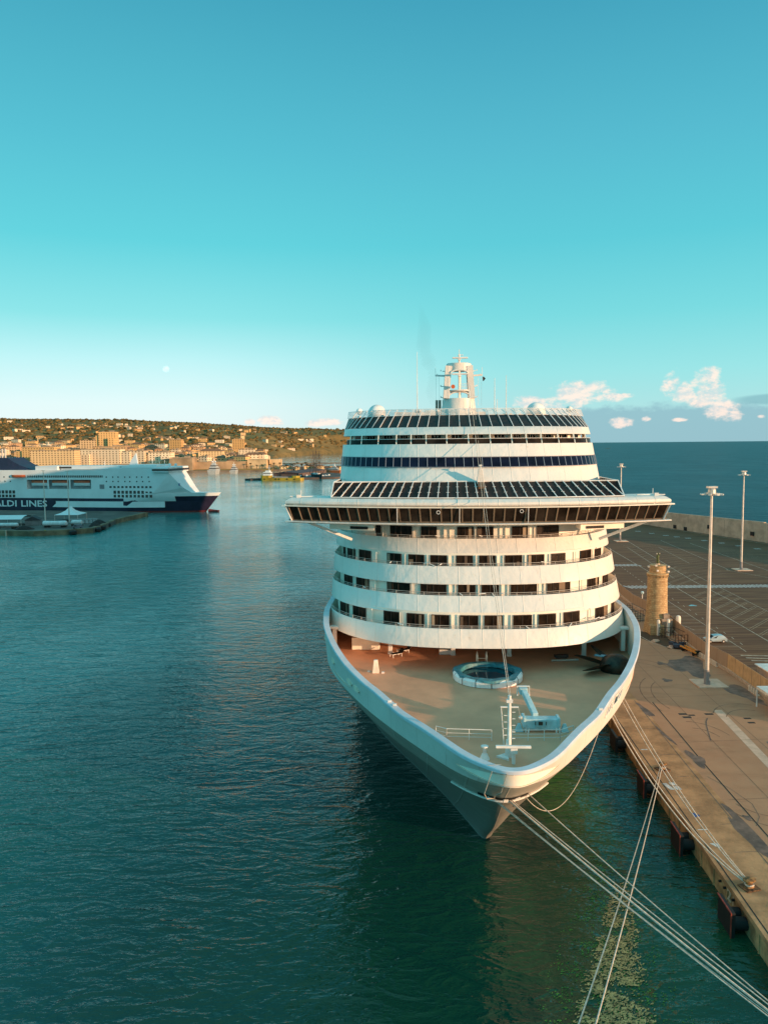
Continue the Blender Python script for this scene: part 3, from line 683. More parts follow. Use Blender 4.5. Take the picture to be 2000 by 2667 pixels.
for x0 in (-7.4, -7.0, -4.2): mb.ball((x0, 66, 47.1), .28, 6); mb.bar((x0, 66, 45.5), (x0+.3, 66, 47.3), .08)
mb.build('mast_lights', pole_m, ship)
W2S = lambda u, v, z: ship.matrix_basis @ Vector((u, v, z))
ship_M = Matrix.Translation((9.3, 54, 0)) @ Matrix.Rotation(-R(2.85), 4, 'Z')
def sw_(u, v, z): return ship_M @ Vector((u, v, z))
p = sw_(MX+3.75, MY-.1, 52.6)
mb = MB(); mb.loft([[(0, 0, 0), (.25, .06, -.05), (.5, -.04, -.35)], [(.02, 0, -.35), (.22, .05, -.4), (.35, -.03, -.5)], [(.05, 0, -.75), (.2, .03, -.7), (.27, 0, -.62)]])
one('flag', mb, black, 'small black flag flying from the right yard arm of the mast', 'flag', p)

# ---- foremast, radar pillar, rails on the foredeck
mb = MB(); mb.tube([(.3, 6.0, ZD), (.3, 6.0, 21.3)], [.17, .13], 10); mb.box((.3, 6, 21.45), (.5, .3, .25)); mb.tube([(.3, 6, 21.5), (.3, 6, 21.9)], .14, 8)
mb.bar((-.42, 6, 20.95), (1.02, 6, 20.95), .12, .1); mb.box((.25, 6.1, 17.5), (.55, .5, 1.4), taper=.6)
for q in range(9): mb.bar((.1 if q % 2 else .5, 5.9, 18.4+q*.27), (-.15 if q % 2 else .75, 5.9, 18.4+q*.27), .05)
mb.tube([(-.36, 6, 20.9), (-.1, 6.1, 17.6)], .03, 4)
mb.prism([(-.75, 5.9), (.2, 5.2), (.2, 6.6)], 16.8, 16.95)
mb.build('foremast', pole_m, ship)
mb = MB(); mb.ball((1.2, 6.2, 20.0), .18, 6); mb.tube([(1.0, 6, 20.9), (1.2, 6.2, 20.1)], .03, 4); mb.build('foremast_light', mat('bright_metal', (.8, .75, .68), .2, .6), ship)
mb = MB(); mb.tube([(.5, 4.7, ZD), (.5, 4.7, 18.1)], .15, 10); mb.box((.5, 4.7, 17.9), (.55, .5, .45)); mb.box((.45, 4.55, 18.25), (2.75, .25, .2)); mb.build('bow_radar', pole_m, ship, bevel=.03)
def rail(pts, h=.95, name='deck_rail'):
    mb = MB()
    for a in (h, h*.62, h*.3): mb.tube([Vector(p)+Vector((0, 0, a)) for p in pts], .035 if a == h else .022, 5)
    for a, b in zip(pts, pts[1:]):
        n = max(1, int((Vector(b)-Vector(a)).length/1.3))
        for k in range(n+1): p = Vector(a).lerp(Vector(b), k/n); mb.bar(p, p+Vector((0, 0, h)), .05)
    return mb.build(name, pole_m, ship)
rail([(-5.5, 10.2, ZD), (-4.6, 9.6, ZD), (-.8, 9.4, ZD)]); rail([(.9, 9.4, ZD), (5.0, 9.6, ZD), (6.3, 10.6, ZD)])
mb = MB(); mb.lathe((-1.7, 5.6, ZD), [(.42, 0), (.2, .45), (.14, .5), (.14, .95), (.3, 1.0), (.3, 1.08), (.1, 1.12)], 14); mb.build('deck_vent', pole_m, ship, True)
mb = MB(); mb.box((-11.8, 28.8, ZD+.72), (.75, .7, 1.44), taper=.55); mb.build('ventilation_post', mat('post_white', (.8, .72, .62), .5), ship, bevel=.04)
mb = MB(); mb.box((-11.0, 28.6, ZD+.08), (.3, .3, .16)); mb.box((-12.6, 29, ZD+.06), (.3, .3, .12)); mb.build('deck_pad', pole_m, ship)
# folded deck crane
cr_ = thing('deck_crane', 'pale blue folded deck crane behind the right bow rail', 'crane', sw_(3.7, 11.9, ZD), -R(2.8))
mb = MB(); mb.box((0, 0, .72), (3.1, 1.0, .9)); mb.box((-1.5, 0, .9), (.25, 1.3, .9)); mb.box((1.5, 0, .9), (.25, 1.2, .75)); mb.build('body', blue_eq, cr_, bevel=.06)
mb = MB(); mb.box((-.1, -.55, .8), (.95, .12, .6)); mb.build('control_panel', mat('panel_blue', (.3, .47, .5), .5), cr_, bevel=.02)
mb = MB(); mb.box((-.1, -.64, .86), (.36, .06, .3)); mb.box((.38, -.64, .86), (.06, .06, .3)); mb.box((-.55, -.64, .86), (.06, .06, .3)); mb.build('control_box', frame_d, cr_)
mb = MB(); mb.bar((-.4, .4, 1.2), (-.95, 3.9, 2.2), .5, .45); mb.bar((-.95, 3.9, 2.2), (-1.0, 4.9, 2.2), .75, .6); mb.build('jib', blue_eq, cr_, bevel=.05)
mb = MB(); mb.tube([(-1.5, 4.3, 1.7), (-1.55, 4.3, 2.6), (-.4, 4.3, 2.6), (-.4, 4.3, 1.7)], .06, 6); mb.build('jib_guard', pole_m, cr_)
for sx in (-1.9, 2.05):
    mb = MB(); mb.box((sx, -.2, .35), (.7, .5, .7), taper=.35); mb.build('foot', blue_eq, cr_, bevel=.03)
for sx in (-1.35, -1.1, 1.3, 1.55):
    mb = MB(); mb.box((sx, -.4, .18), (.12, .3, .5)); mb.build('leg', pole_m, cr_)
# pool
pl = thing('pool', 'round plunge pool of white panels with torn teal cover ring', 'pool', sw_(.35, 27.0, ZD), 0); pl.scale = (.96, .96, .96)
RO = 3.8
def ng(r, z, n=14): return [Vector((r*math.cos(2*math.pi*k/n+.2), r*math.sin(2*math.pi*k/n+.2), z)) for k in range(n)]
prnd = random.Random(2)
rgo = [(r_, z_) for r_, z_ in ((3.85, .72), (3.7, .9), (3.2, .95), (2.75, .80))]
NPn = 14
for k in range(NPn):
    a0 = 2*math.pi*k/NPn+.215; a1 = 2*math.pi*(k+1)/NPn+.185
    mb = MB()
    aa = [a0+(a1-a0)*i/5 for i in range(6)]
    mb.loft([[Vector((r_*math.cos(a), r_*math.sin(a), z_)) for a in aa] for r_, z_ in ((3.7, 0), (3.85, .05), (3.88, .6), (3.7, .86), (3.55, .86), (3.5, 0))])
    mb.build('side_panel', mat('panel_white', (.88, .86, .84), .5, var=.08), pl, True)
mb = MB(); rows_ = []
for r_, z_ in ((3.86, .60), (3.74, .88), (3.4, .94), (3.0, .9), (2.92, .45)):
    rows_.append([Vector(((r_+(.1*math.sin(a*7+1)+.12*math.sin(a*3) if r_ > 3.7 else .02*math.sin(a*11)))*math.cos(a), (r_+(.1*math.sin(a*7+1)+.12*math.sin(a*3) if r_ > 3.7 else 0))*math.sin(a), z_+(.22*math.sin(a*2.0-.4)+.1*math.sin(5*a) if r_ == 3.86 else .03*math.sin(a*9)))) for a in [2*math.pi*k/72 for k in range(72)]])
mb.loft(rows_, True); mb.build('cover_ring', poolcover, pl, True)
mb = MB(); mb.lathe((0, 0, .35), [(2.94, 0), (2.94, .02)], 48); mb.build('pool_water', poolwater, pl)
mb = MB()
for s in (-.55, .55): mb.tube([(s-.2, 4.2, 0), (s-.2, 4.2, 1.6), (s-.2, 3.7, 2.0), (s-.2, 3.2, 1.7), (s-.2, 2.9, .3)], .06, 6)
for q in (.3, .7, 1.1): mb.bar((-.75, 4.2, q), (.35, 4.2, q), .1, .05)
for q in (.45, .75): mb.bar((-.75, 2.95, q), (.35, 2.95, q), .1, .05)
mb.build('ladder', mat('ladder_steel', (.4, .5, .5), .3, .6), pl)
# spare propeller
pr_ = thing('propeller', 'dark bronze spare propeller lying on the foredeck by the right bulwark', 'propeller', sw_(14.6, 29.8, ZD), -R(25))
mb = MB(); mb.lathe((0, 0, 0), [(1.25, 0), (1.4, .3), (1.35, .9), (1.05, 1.5), (.6, 1.85), (.1, 1.95)], 28, 1.25, 1.); mb.build('hub', bronze, pr_, True)
for a, lift in ((math.pi*.95, .5), (math.pi*1.25, .05), (math.pi*.70, .9)):
    mb = MB(); rws = []
    for s in range(9):
        q = s/8; r_ = 1.1+3.5*q; wd = 2.1*math.sin(math.pi*min(1, .2+q*.78))**.8+.02
        c = Vector((r_*math.cos(a+.12*q), r_*math.sin(a+.12*q), .7+lift*q*1.2)); pd = Vector((-math.sin(a), math.cos(a), .55))
        rws.append([c+pd*wd*k*.5+Vector((0, 0, .12*(1-k*k)*(1-q*.8))) for k in (-1, -.5, 0, .5, 1)]+[c+pd*wd*k*.5-Vector((0, 0, .10*(1-k*k)*(1-q*.8)+.03)) for k in (1, .5, 0, -.5, -1)])
    mb.loft(rws, True); mb.build('blade', bronze, pr_, True)
mb = MB(); mb.box((-1.7, .9, 1.35), (1.4, .7, .08)); mb.build('tarp', mat('tarp_blue', (.3, .42, .48), .5), pr_)
# sun loungers under the overhang
def lounger(u, v, rz, label):
    o = thing('sun_lounger', label, 'sun lounger', sw_(u, v, ZD), rz, 'black loungers under the balcony overhang')
    mb = MB(); mb.box((0, 0, .38), (.7, 1.3, .05)); mb.box((0, .85, .6), (.7, .65, .05), rx=.75); mb.build('sling', black, o)
    mb = MB(); mb.bar((-.36, -.7, .38), (-.36, .65, .38), .06); mb.bar((.36, -.7, .38), (.36, .65, .38), .06); mb.bar((-.36, -.7, .38), (.36, -.7, .38), .06); mb.build('frame', pole_m, o)
    for a in (-.34, .34):
        for b in (-.6, .6): mb = MB(); mb.bar((a, b, 0), (a, b, .38), .05); mb.build('leg', pole_m, o)
lounger(-9.8, 35.3, -1.0, 'black sun lounger at the foot of the leftmost white column')
lounger(-9.0, 36.9, -1.1, 'black sun lounger farther back beneath the overhang, behind another lounger')
mb = MB(); mb.box((0, 0, .3), (1.6, .5, .3)); mb.box((0, 0, .1), (1.3, .3, .2)); o = one('equipment_case', mb, mat('case_dark', (.08, .05, .04), .6), 'low dark case on the foredeck left of the rightmost column', 'case', sw_(9.6, 34.9, ZD), .1)
mb = MB(); mb.tube([(0, 0, .15), (3.2, .1, .15)], .12, 8); one('stowed_pole', mb, mat('pole_grey', (.5, .42, .35), .6), 'pale pole lying on the deck at the shaded rear right', 'pole', sw_(8.2, 33.4, ZD), .05)
# fittings on the bulwark cap
for u, v in ((-9.3, 13.2), (9.2, 12.6), (-9.8, 14.0)):
    mb = MB(); mb.box((u*.985, v+.1, zt(v)+.16), (.35, .25, .2)); mb.build('cap_lamp', pole_m, ship, bevel=.03)
mb = MB(); a, b = on_row(FT, 1.0, -1), on_row(IN, 1.2, -1)
mb.bar(a+Vector((0, 0, .09)), b+Vector((.3, 0, .09)), .05, .02); mb.build('cap_seam', rail_m, ship)

# ------------------------------------------------------------------ ropes
def rope(pa, pb, sag, r, label, group, n=28, mid=None):
    a, b = Vector(pa), Vector(pb); pts = []
    for i in range(n+1):
        q = i/n; p = a.lerp(b, q); p.z -= sag*4*q*(1-q); pts.append(p)
    mb = MB(); mb.tube([p-a for p in pts], r, 6); return one('mooring_rope', mb, ropem, label, 'rope', a, 0, group, True)
G1 = 'bow ropes running from the stem ledge to the quay'
e1 = Vector((29.4, 42.7, 2.6))
s1, s2, s3 = sw_(-1.3, 8.2, 12.7), sw_(.35, 7.2, 12.7), sw_(2.1, 8.1, 12.8)
rope(s1, e1+Vector((-.1, 0, 0)), .25, .045, 'lower left bow rope leaving the port end of the stem ledge', G1)
rope(s1+Vector((.15, 0, .02)), e1+Vector((.1, .2, .1)), .4, .04, 'thin rope paired tightly beside the lower left bow rope', G1)
rope(s2, e1+Vector((0, .3, .1)), .3, .075, 'thickest bow rope, from the middle of the stem ledge', G1)
rope(s2+Vector((.12, .1, .05)), e1+Vector((.3, .3, .2)), .15, .04, 'thin rope laid against the thickest bow rope', G1)
rope(s3, e1+Vector((.2, .6, .1)), .3, .045, 'uppermost bow rope, from the quayside end of the ledge', G1)
G2 = 'pair of ropes crossing over the bow ropes to the quay bollard'
rope((33.4, 90.6, 2.75), (7.6, 33.0, 12), .9, .048, 'left rope of the pair dropping steeply from the far bollard', G2)
rope((33.6, 90.6, 2.75), (8.6, 33.0, 12), .9, .048, 'right rope of the pair dropping steeply from the far bollard', G2)
G3 = 'breast ropes running along the quay edge'
c1, c2 = sw_(12.3, 22.3, 14.6), sw_(14.5, 26.6, 14.6)
rope(c1, (32.0, 65.5, 2.7), 1.9, .06, 'lower breast rope from the flared bow to the near bollard', G3)
rope(c1+Vector((.3, .5, .1)), (32.1, 65.7, 2.7), 1.6, .055, 'second breast rope just inside the lower one', G3)
rope(c2, (32.2, 65.8, 2.75), 1.2, .05, 'third breast rope from the bow, lying over the quay', G3)
rope(c2+Vector((.4, .6, .1)), (32.3, 66.0, 2.75), 1.0, .05, 'innermost breast rope nearest the quay paving', G3)
a = sw_(9.0, 13.2, 16.1); b = sw_(1.9, 7.9, 12.6)
rope(b, a, 3.6, .03, 'thin slack line hanging in a loop under the bow', None)
top = sw_(TX, TY, 50.6); ft_ = sw_(.3, 6.0, 21.6)
rope(ft_, top, 1.6, .026, 'left stay wire rising from the foremast to the ship top', 'stay wires')
rope(ft_+Vector((.12, 0, 0)), top+Vector((.5, 0, -1.5)), 1.2, .02, 'right stay wire rising from the foremast to the ship top', 'stay wires')

# ------------------------------------------------------------------ quay
ZQ = 2.2
asp = bpy.data.materials.new('quay_asphalt'); asp.use_nodes = True; t = NT(asp.node_tree); b = t.n['Principled BSDF']
tc = t.new('ShaderNodeTexCoord').outputs['Object']
n1 = t.noise(tc, .06, 5, .6); n2 = t.noise(tc, .5, 5, .65); n3 = t.noise(t.mapv(tc, (.35, 1.6, 1), (0, 0, .25)), .35, 6, .6)
c = t.mix(t.ss(n1, .3, .7), (.40, .205, .115), (.50, .265, .15)); c = t.mix(t.ss(n3, .52, .75, 0., .45), c, (.25, .14, .08)); c = t.mix(t.ss(n2, .35, .75, 0., .25), c, (.52, .33, .2))
x, y, z = t.sep(tc)
# the car park beyond the fence is darker asphalt, its sunlit stripes painted into the colour
park = t.ss(x, 61.5, 63.); stripes = t.noise(t.mapv(tc, (.12, 2.2, 1), (0, 0, -.35)), .6, 4, .6)
pc = t.mix(t.ss(stripes, .4, .65), (.125, .056, .028), (.225, .112, .054)); 
c = t.mix(park, c, pc)
t.put(b.inputs['Base Color'], c); b.inputs['Roughness'].default_value = .8; b.inputs['Specular IOR Level'].default_value = .25
bn = t.new('ShaderNodeBump'); bn.inputs['Strength'].default_value = .4; bn.inputs['Distance'].default_value = .03; t.l.new(t.noise(tc, 5, 5), bn.inputs['Height']); t.l.new(bn.outputs[0], b.inputs['Normal'])
def qx(y): return 30.6+(y-59.2)*.051   # quay edge
mb = MB(); poly = [(qx(-60), -60), (250, -60), (250, 60), (177, 220), (149.6, 300), (131, 356), (104, 436), (qx(440), 440)]
mb.prism(poly, -4, ZQ); mb.build('quay', asp, kind='structure')
mb = MB(); mb.prism([(qx(-60)-.25, -60), (qx(-60)+6.1, -60), (qx(440)+4, 440), (qx(440)-.25, 440)], ZQ-.45, ZQ+.012); mb.build('pavement', concrete, kind='structure')
mb = MB(); mb.face([(qx(-60)-.12, -60, -3), (qx(440)-.12, 440, -3), (qx(440)-.12, 440, ZQ-.45), (qx(-60)-.12, -60, ZQ-.45)]); 
yy = 40.
while yy < 140: mb.box((qx(yy)-.17, yy, .3), (.1, .12, 3.2)); yy += 3.3
mb.build('quay_wall', qwall, kind='structure')
def flat(name, pts, m, z=ZQ+.008, kind='structure'):
    mb = MB(); mb.face([(p[0], p[1], z) for p in pts]); return mb.build(name, m, kind=kind)
def line(name, pts, wd, m, z=ZQ+.012, mbx=None):
    mb = mbx or MB()
    for a, b in zip(pts, pts[1:]):
        a = Vector((a[0], a[1], z)); b = Vector((b[0], b[1], z)); d = (b-a).normalized(); n = Vector((-d.y, d.x, 0))*wd/2
        mb.face([a-n, b-n, b+n, a+n])
    if not mbx: return mb.build(name, m, kind='structure')
line('edge_cable', [(qx(y_)+.22, y_) for y_ in range(-20, 130, 10)], .12, black, ZQ+.02)
line('rail_groove', [(40.9, 115), (39.4, 92.7), (37.4, 54)], .14, black)
line('expansion_joint', [(38.4, 115.9), (37.3, 96), (36.4, 78.4), (35.0, 52)], .1, stain, ZQ+.02)
for y_ in (104, 95, 77, 71.5, 88.5): line('expansion_joint', [(qx(y_)+(2.5 if y_ != 77 else 3.2), y_), (qx(y_)+(4 if y_ == 88.5 else 5.3), y_+.15)], .07, stain, ZQ+.02)
flat('light_strip', [(48.6, 111.3), (49.9, 111.3), (47.6, 89), (46.4, 89.2)], lightcon)
for x_, y_, s in ((43.5, 109.7, .6), (43.6, 108.4, .6), (44.6, 109.2, .45), (47.3, 109.6, .6), (52.0, 107.7, .5), (51.8, 106.0, .5)):
    mb = MB(); mb.box((x_, y_, ZQ+.006), (s*2, s, .02)); mb.build('manhole_cover', black, kind='structure')
def blobf(name, cx, cy, rx, ry, m, rz=0, z=ZQ+.016, seed=1):
    rr = random.Random(seed); pts = []
    for k in range(22):
        a = 2*math.pi*k/22; q = 1+.25*math.sin(a*3+seed)+.15*rr.uniform(-1, 1); px, py = rx*q*math.cos(a), ry*q*math.sin(a)
        pts.append((cx+px*math.cos(rz)-py*math.sin(rz), cy+px*math.sin(rz)+py*math.cos(rz)))
    return flat(name, pts, m, z)
blobf('oil_stain', 39.0, 93.6, .75, 2.4, stain, .05, seed=2); blobf('oil_stain', 38.6, 111.5, .5, 3.0, stain, .06, seed=3); blobf('oil_stain', 38.0, 101.5, .25, 3.2, stain, .05, seed=4)
blobf('oil_stain', 36.9, 73.5, .8, 7.0, stain, .04, seed=5); blobf('oil_stain', 38.2, 78.4, .4, .6, stain, 0, seed=7); blobf('oil_stain', 47.1, 125.8, .8, .9, stain, 0, seed=8); blobf('oil_stain', 49.7, 135.7, .8, 1.0, stain, 0, seed=9)
blobf('oil_stain', 54.0, 134, 3.2, 6, stain, -.2, ZQ+.007, seed=11); blobf('oil_stain', 56.5, 119, 1.6, 5, stain, .1, ZQ+.007, seed=12); blobf('oil_stain', 53.5, 98, 3, 2.2, stain, .4, ZQ+.007, seed=13)
for k, (x0_, y0_, r_, a0_) in enumerate(((44, 128, 5.5, .4), (49, 116, 7, 2.2), (41.5, 84, 3.4, 3.6), (53, 104, 4.6, 1.2), (46, 94, 6.0, 5.0), (42.5, 100, 2.6, .2))):
    for dr in (0, 1.6): line('tyre_mark', [(x0_+(r_+dr)*math.cos(a0_+i*.13), y0_+(r_+dr)*math.sin(a0_+i*.13)*1.6) for i in range(11)], .18, mat('tyre_trace', (.29, .155, .09), .8, vs=1, var=.2), ZQ+.0095)
for y_ in (69, 82.5, 99, 117, 133, 147): line('slab_joint', [(qx(y_)+6.3, y_), (57.5, y_+1.5)], .07, mat('joint_brown', (.24, .13, .08), .8), ZQ+.0105)
for x_ in (44.5, 50.6): line('slab_joint', [(x_+1.6, 150), (x_-3.4, 52)], .07, mat('joint_brown', (.24, .13, .08), .8), ZQ+.0115)
line('tyre_mark', [(46.4, 108), (45.6, 106.6), (45.0, 105), (44.2, 102.5), (43.3, 99.6)], .16, stain)
line('tyre_mark', [(38.2, 88.5), (39.5, 85.2), (40.2, 81.5), (39.6, 78.6), (38.3, 76.6)], .07, stain, ZQ+.011)
for a in ([(32.2, 86.8), (32.7, 86.8), (33.1, 85.1), (32.5, 85.1)], [(33.0, 87.0), (33.7, 87.0), (33.8, 86.2), (33.1, 86.2)], [(33.15, 86.0), (33.8, 86.0), (33.9, 85.1), (33.3, 85.1)], [(32.0, 73.2), (32.8, 73.2), (32.9, 72.3), (32.5, 72.4)], [(33.0, 96.9), (33.9, 96.9), (33.9, 96.6), (33.1, 96.6)], [(31.9, 76.0), (33.0, 76.0), (33.0, 75.85), (32.0, 75.85)]):
    flat('painted_mark', a, paint_w, ZQ+.022)
for k in range(9):
    y_ = 83.8-k*.35; line('painted_mark', [(33.0, y_), (33.0+.35+.15*(k % 3), y_-.05)], .10, paint_f, ZQ+.022)
for k in range(7):
    y_ = 71.5-k*.5; line('painted_mark', [(32.5, y_), (32.5+.3+.15*(k % 2), y_-.1)], .10, paint_f, ZQ+.022)
blobf('painted_mark', 33.0, 79.0, .32, .42, mat('blue_paint', (.03, .09, .32), .6), 0, ZQ+.022, seed=21)
# number on the quay wall
M_ = Matrix.Translation((qx(65.2)-.16, 66.35, .75)) @ Matrix.Rotation(-math.pi/2+.05, 4, 'Z') @ Matrix.Rotation(math.pi/2, 4, 'X')
o = text_mesh('21', 1.5, mat('number_paint', (.62, .5, .36), .7), 'quay_number', None, M_, .02, .03); o['kind'] = 'structure'
M_ = Matrix.Translation((qx(57)-.16, 57.4, .9)) @ Matrix.Rotation(-math.pi/2+.05, 4, 'Z') @ Matrix.Rotation(math.pi/2, 4, 'X')
# bollards
def bollard(x_, y_, label):
    o = thing('bollard', label, 'bollard', (x_, y_, ZQ+.02), .3, 'rusty bollards on the quay edge')
    mb = MB(); mb.box((0, 0, .06), (1.5, 1.3, .1)); mb.build('base_plate', rust, o, bevel=.02)
    mb = MB(); mb.lathe((0, 0, .1), [(.42, 0), (.28, .15), (.26, .42), (.5, .6), (.52, .72), (.2, .8)], 18, 1.2, .8); mb.build('post', mat('bollard_ochre', (.30, .15, .05), .7, vs=3, var=.5), o, True)
    mb = MB(); mb.tube([(.38*math.cos(a), .34*math.sin(a), .34+.03*math.sin(3*a)) for a in [k*math.pi/6 for k in range(13)]], .07, 6); mb.build('rope_eye', ropem, o)
bollard(33.6, 90.6, 'rusty quay bollard holding the pair of steep ropes'); bollard(32.3, 65.5, 'rusty ochre quay bollard above the painted number')
# fenders
def fender(y_, label, red=True):
    o = thing('quay_fender', label, 'fender', (qx(y_)-.15, y_, 0), math.atan(-.051), 'black panel fenders hung on the quay wall')
    mb = MB(); mb.box((-1.35, 0, .6), (.35, 3.0, 3.2)); mb.build('panel', black, o, bevel=.04)
    mb = MB(); mb.tube([(-1.2, .6, .9), (0, .6, .9)], .55, 14); mb.tube([(-1.2, -.8, .9), (0, -.8, .9)], .55, 14); mb.build('rubber_core', black, o, True)
    if red:
        mb = MB(); mb.bar((-1.55, -1.52, 2.2), (-1.55, 1.52, 2.2), .09, .12); mb.bar((-1.55, -1.52, 2.2), (-1.55, -1.52, -.6), .09, .1); mb.build('edge_strip', redm, o)
fender(102.6, 'farthest black quay fender, half hidden under the ship bow', False)
fender(89.0, 'red edged quay fender below the far bollard'); fender(76.2, 'red edged quay fender in the middle of the visible quay wall'); fender(63.2, 'nearest red edged quay fender, beside the painted number')
for y_ in (66.9, 68.0, 65.0):
    mb = MB(); mb.tube([(qx(y_)-.12, y_, 1.4), (qx(y_)-.35, y_, 1.4)], .12, 8); one('wall_stud', mb, black, {66.9: 'small black stud left of the painted number', 68.0: 'small black stud farther left along the quay wall', 65.0: 'small black stud right of the painted number'}[y_], 'stud')

# ------------------------------------------------------------------ parking area markings
mb = MB(); k = 0; x_ = 66.2
while x_ < 125:
    mb.face([(x_+1.2, 207.2, ZQ+.012), (x_+1.75, 207.2, ZQ+.012), (x_+.55-.2, 211.2, ZQ+.012), (x_-.2, 211.2, ZQ+.012)]); x_ += 1.15
x_ = 73.8
while x_ < 81.5:
    mb.face([(x_+1.0, 245.3, ZQ+.012), (x_+1.6, 245.3, ZQ+.012), (x_+.6, 249, ZQ+.012), (x_, 249, ZQ+.012)]); x_ += 1.25
mb.build('zebra_crossing', paint_w, kind='structure')
mb = MB()
for pts, wd in (([(71.0, 190.8), (68.4, 143)], .16), ([(84.7, 290), (80.1, 214.6), (76.0, 145)], .22), ([(92.9, 229.3), (89.4, 174)], .16), ([(98.5, 312), (88.4, 218.6), (86, 180)], .22), ([(112, 310), (107, 238)], .2), ([(120, 300), (118, 234), (116, 215)], .2),
                ([(75.5, 290), (66, 212)], .2), ([(92.2, 290), (84.5, 222)], .16), ([(62.5, 176), (65.5, 160)], .14), ([(110.5, 236), (107, 237.6), (106, 236), (112, 222)], .2), ([(104, 290), (100, 250)], .16)):
    line('', pts, wd, None, ZQ+.012, mb)
y_ = 147.
while y_ < 188: line('', [(62.5+.12*(y_ > 170)*5, y_), (68.5+(y_-147)*.055, y_)], .13, None, ZQ+.012, mb); y_ += 3.3
y_ = 148.
while y_ < 206: line('', [(69.9+(y_-146)*.068, y_), (70+(y_+1.4-146)*.068, y_+1.5)], .16, None, ZQ+.012, mb); y_ += 4.4
y_ = 213.
while y_ < 245: line('', [(73+(y_-213)*.09, y_), (73.1+(y_+1.4-213)*.09, y_+1.4)], .2, None, ZQ+.012, mb); y_ += 3.6
mb.build('road_marking', paint_f, kind='structure')
mb = MB()
y_ = 140.
while y_ < 232:
    x0 = 76.3+(y_-150)*.058+.6
    if not 203 < y_+6 < 214: 
        line('', [(x0, y_), (x0+11.5, y_+12.5)], .15, None, ZQ+.012, mb); line('', [(x0, y_+.9), (x0+11.5, y_+13.4)], .15, None, ZQ+.012, mb)
    y_ += 5.
y_ = 222.
while y_ < 300:
    x0 = 90+(y_-222)*.11; line('', [(x0, y_), (x0+13, y_+8)], .14, None, ZQ+.012, mb); line('', [(x0-6.3, y_), (x0-.6, y_+6)], .14, None, ZQ+.012, mb); y_ += 4.2
y_ = 226.
while y_ < 290:
    x0 = 121-(y_-226)*.02; line('', [(x0, y_), (x0+9, y_-4)], .18, None, ZQ+.012, mb); y_ += 3.2
mb.build('parking_bay_lines', mat('worn_paint', (.40, .27, .17), .8, vs=3, var=.3), kind='structure')
mb = MB()
for p, q in zip([(112.4, 341), (118.8, 324.4), (124.4, 314.7), (131.2, 298.7), (137, 281.6), (141, 262)], [(118.8, 324.4), (124.4, 314.7), (131.2, 298.7), (137, 281.6), (141, 262), (146, 240)]):
    for s in (0, .5):
        c = Vector((p[0]+(q[0]-p[0])*s, p[1]+(q[1]-p[1])*s, 0))
        for k in range(4): mb.face([(c.x+k*.6, c.y, ZQ+.012), (c.x+k*.6+.3, c.y, ZQ+.012), (c.x+k*.6+.3, c.y+2, ZQ+.012), (c.x+k*.6, c.y+2, ZQ+.012)])
mb.build('bay_number_marking', paint_w, kind='structure')
for k in range(3): line('road_marking', [(66.2+k*.2, 140.5-k*1.7), (74.5+k*.3, 139.5-k*1.9)], .5, paint_f, ZQ+.012)

# ------------------------------------------------------------------ sea wall
swl = [(190, 184), (149.2, 301), (148.2, 304), (130, 357), (103, 438)]
sea = thing('sea_wall', 'long pale concrete sea wall at the far edge of the car park', 'wall', (0, 0, 0))
wm = mat('sea_wall_concrete', (.56, .38, .27), .85, spec=.2, vs=.25, var=.15, streak=((.2, .13, .09), .5))
mb = MB()
for (a, b), (h0, h1) in zip(zip(swl, swl[1:]), ((7.4, 7.6), (7.9, 7.9), (7.9, 7.2), (7.2, 6.4))):
    a = Vector((a[0], a[1], ZQ)); b = Vector((b[0], b[1], ZQ)); d = (b-a).normalized(); n = Vector((d.y, -d.x, 0)); n = n if n.x > 0 else -n
    A_, B_ = a, b
    pts = [[A_, A_+Vector((0, 0, h0)), A_+n*1.2+Vector((0, 0, h0)), A_+n*1.6-Vector((0, 0, 6))], [B_, B_+Vector((0, 0, h1)), B_+n*1.2+Vector((0, 0, h1)), B_+n*1.6-Vector((0, 0, 6))]]
    mb.loft([pts[0], pts[1]]); mb.face(pts[0]); mb.face(pts[1])
mb.build('wall', wm, sea)
mb = MB()
for k in range(14):
    q = k/13; p = Vector((190+(149.2-190)*q, 184+(301-184)*q, 0)) if k < 6 else Vector((148.2+(103-148.2)*(k-5)/8, 304+(438-304)*(k-5)/8, 0)); mb.box((p.x-.06, p.y, ZQ+3.4), (.08, .25, 6.9), rz=.3)
mb.build('joint', stain, sea)
for x_, y_, z_ in ((147.3, 306, 5), (139.5, 328.5, 5.4), (134.9, 342.6, 3.1), (132.6, 349, 3.4)):
    mb = MB(); mb.box((x_-.15, y_, z_), (.3, 1.8, 1.6), rz=.32); mb.build('wall_opening', black, sea)
mb = MB(); mb.box((152.5, 289.5, ZQ+3.7), (3, 9, 7.3), rz=.33); mb.build('buttress', mat('buttress_brown', (.17, .11, .07), .85, vs=.4, var=.3), sea)
line('kerb', [(128.6, 356), (147, 300), (175, 218)], .5, paint_f, ZQ+.012)

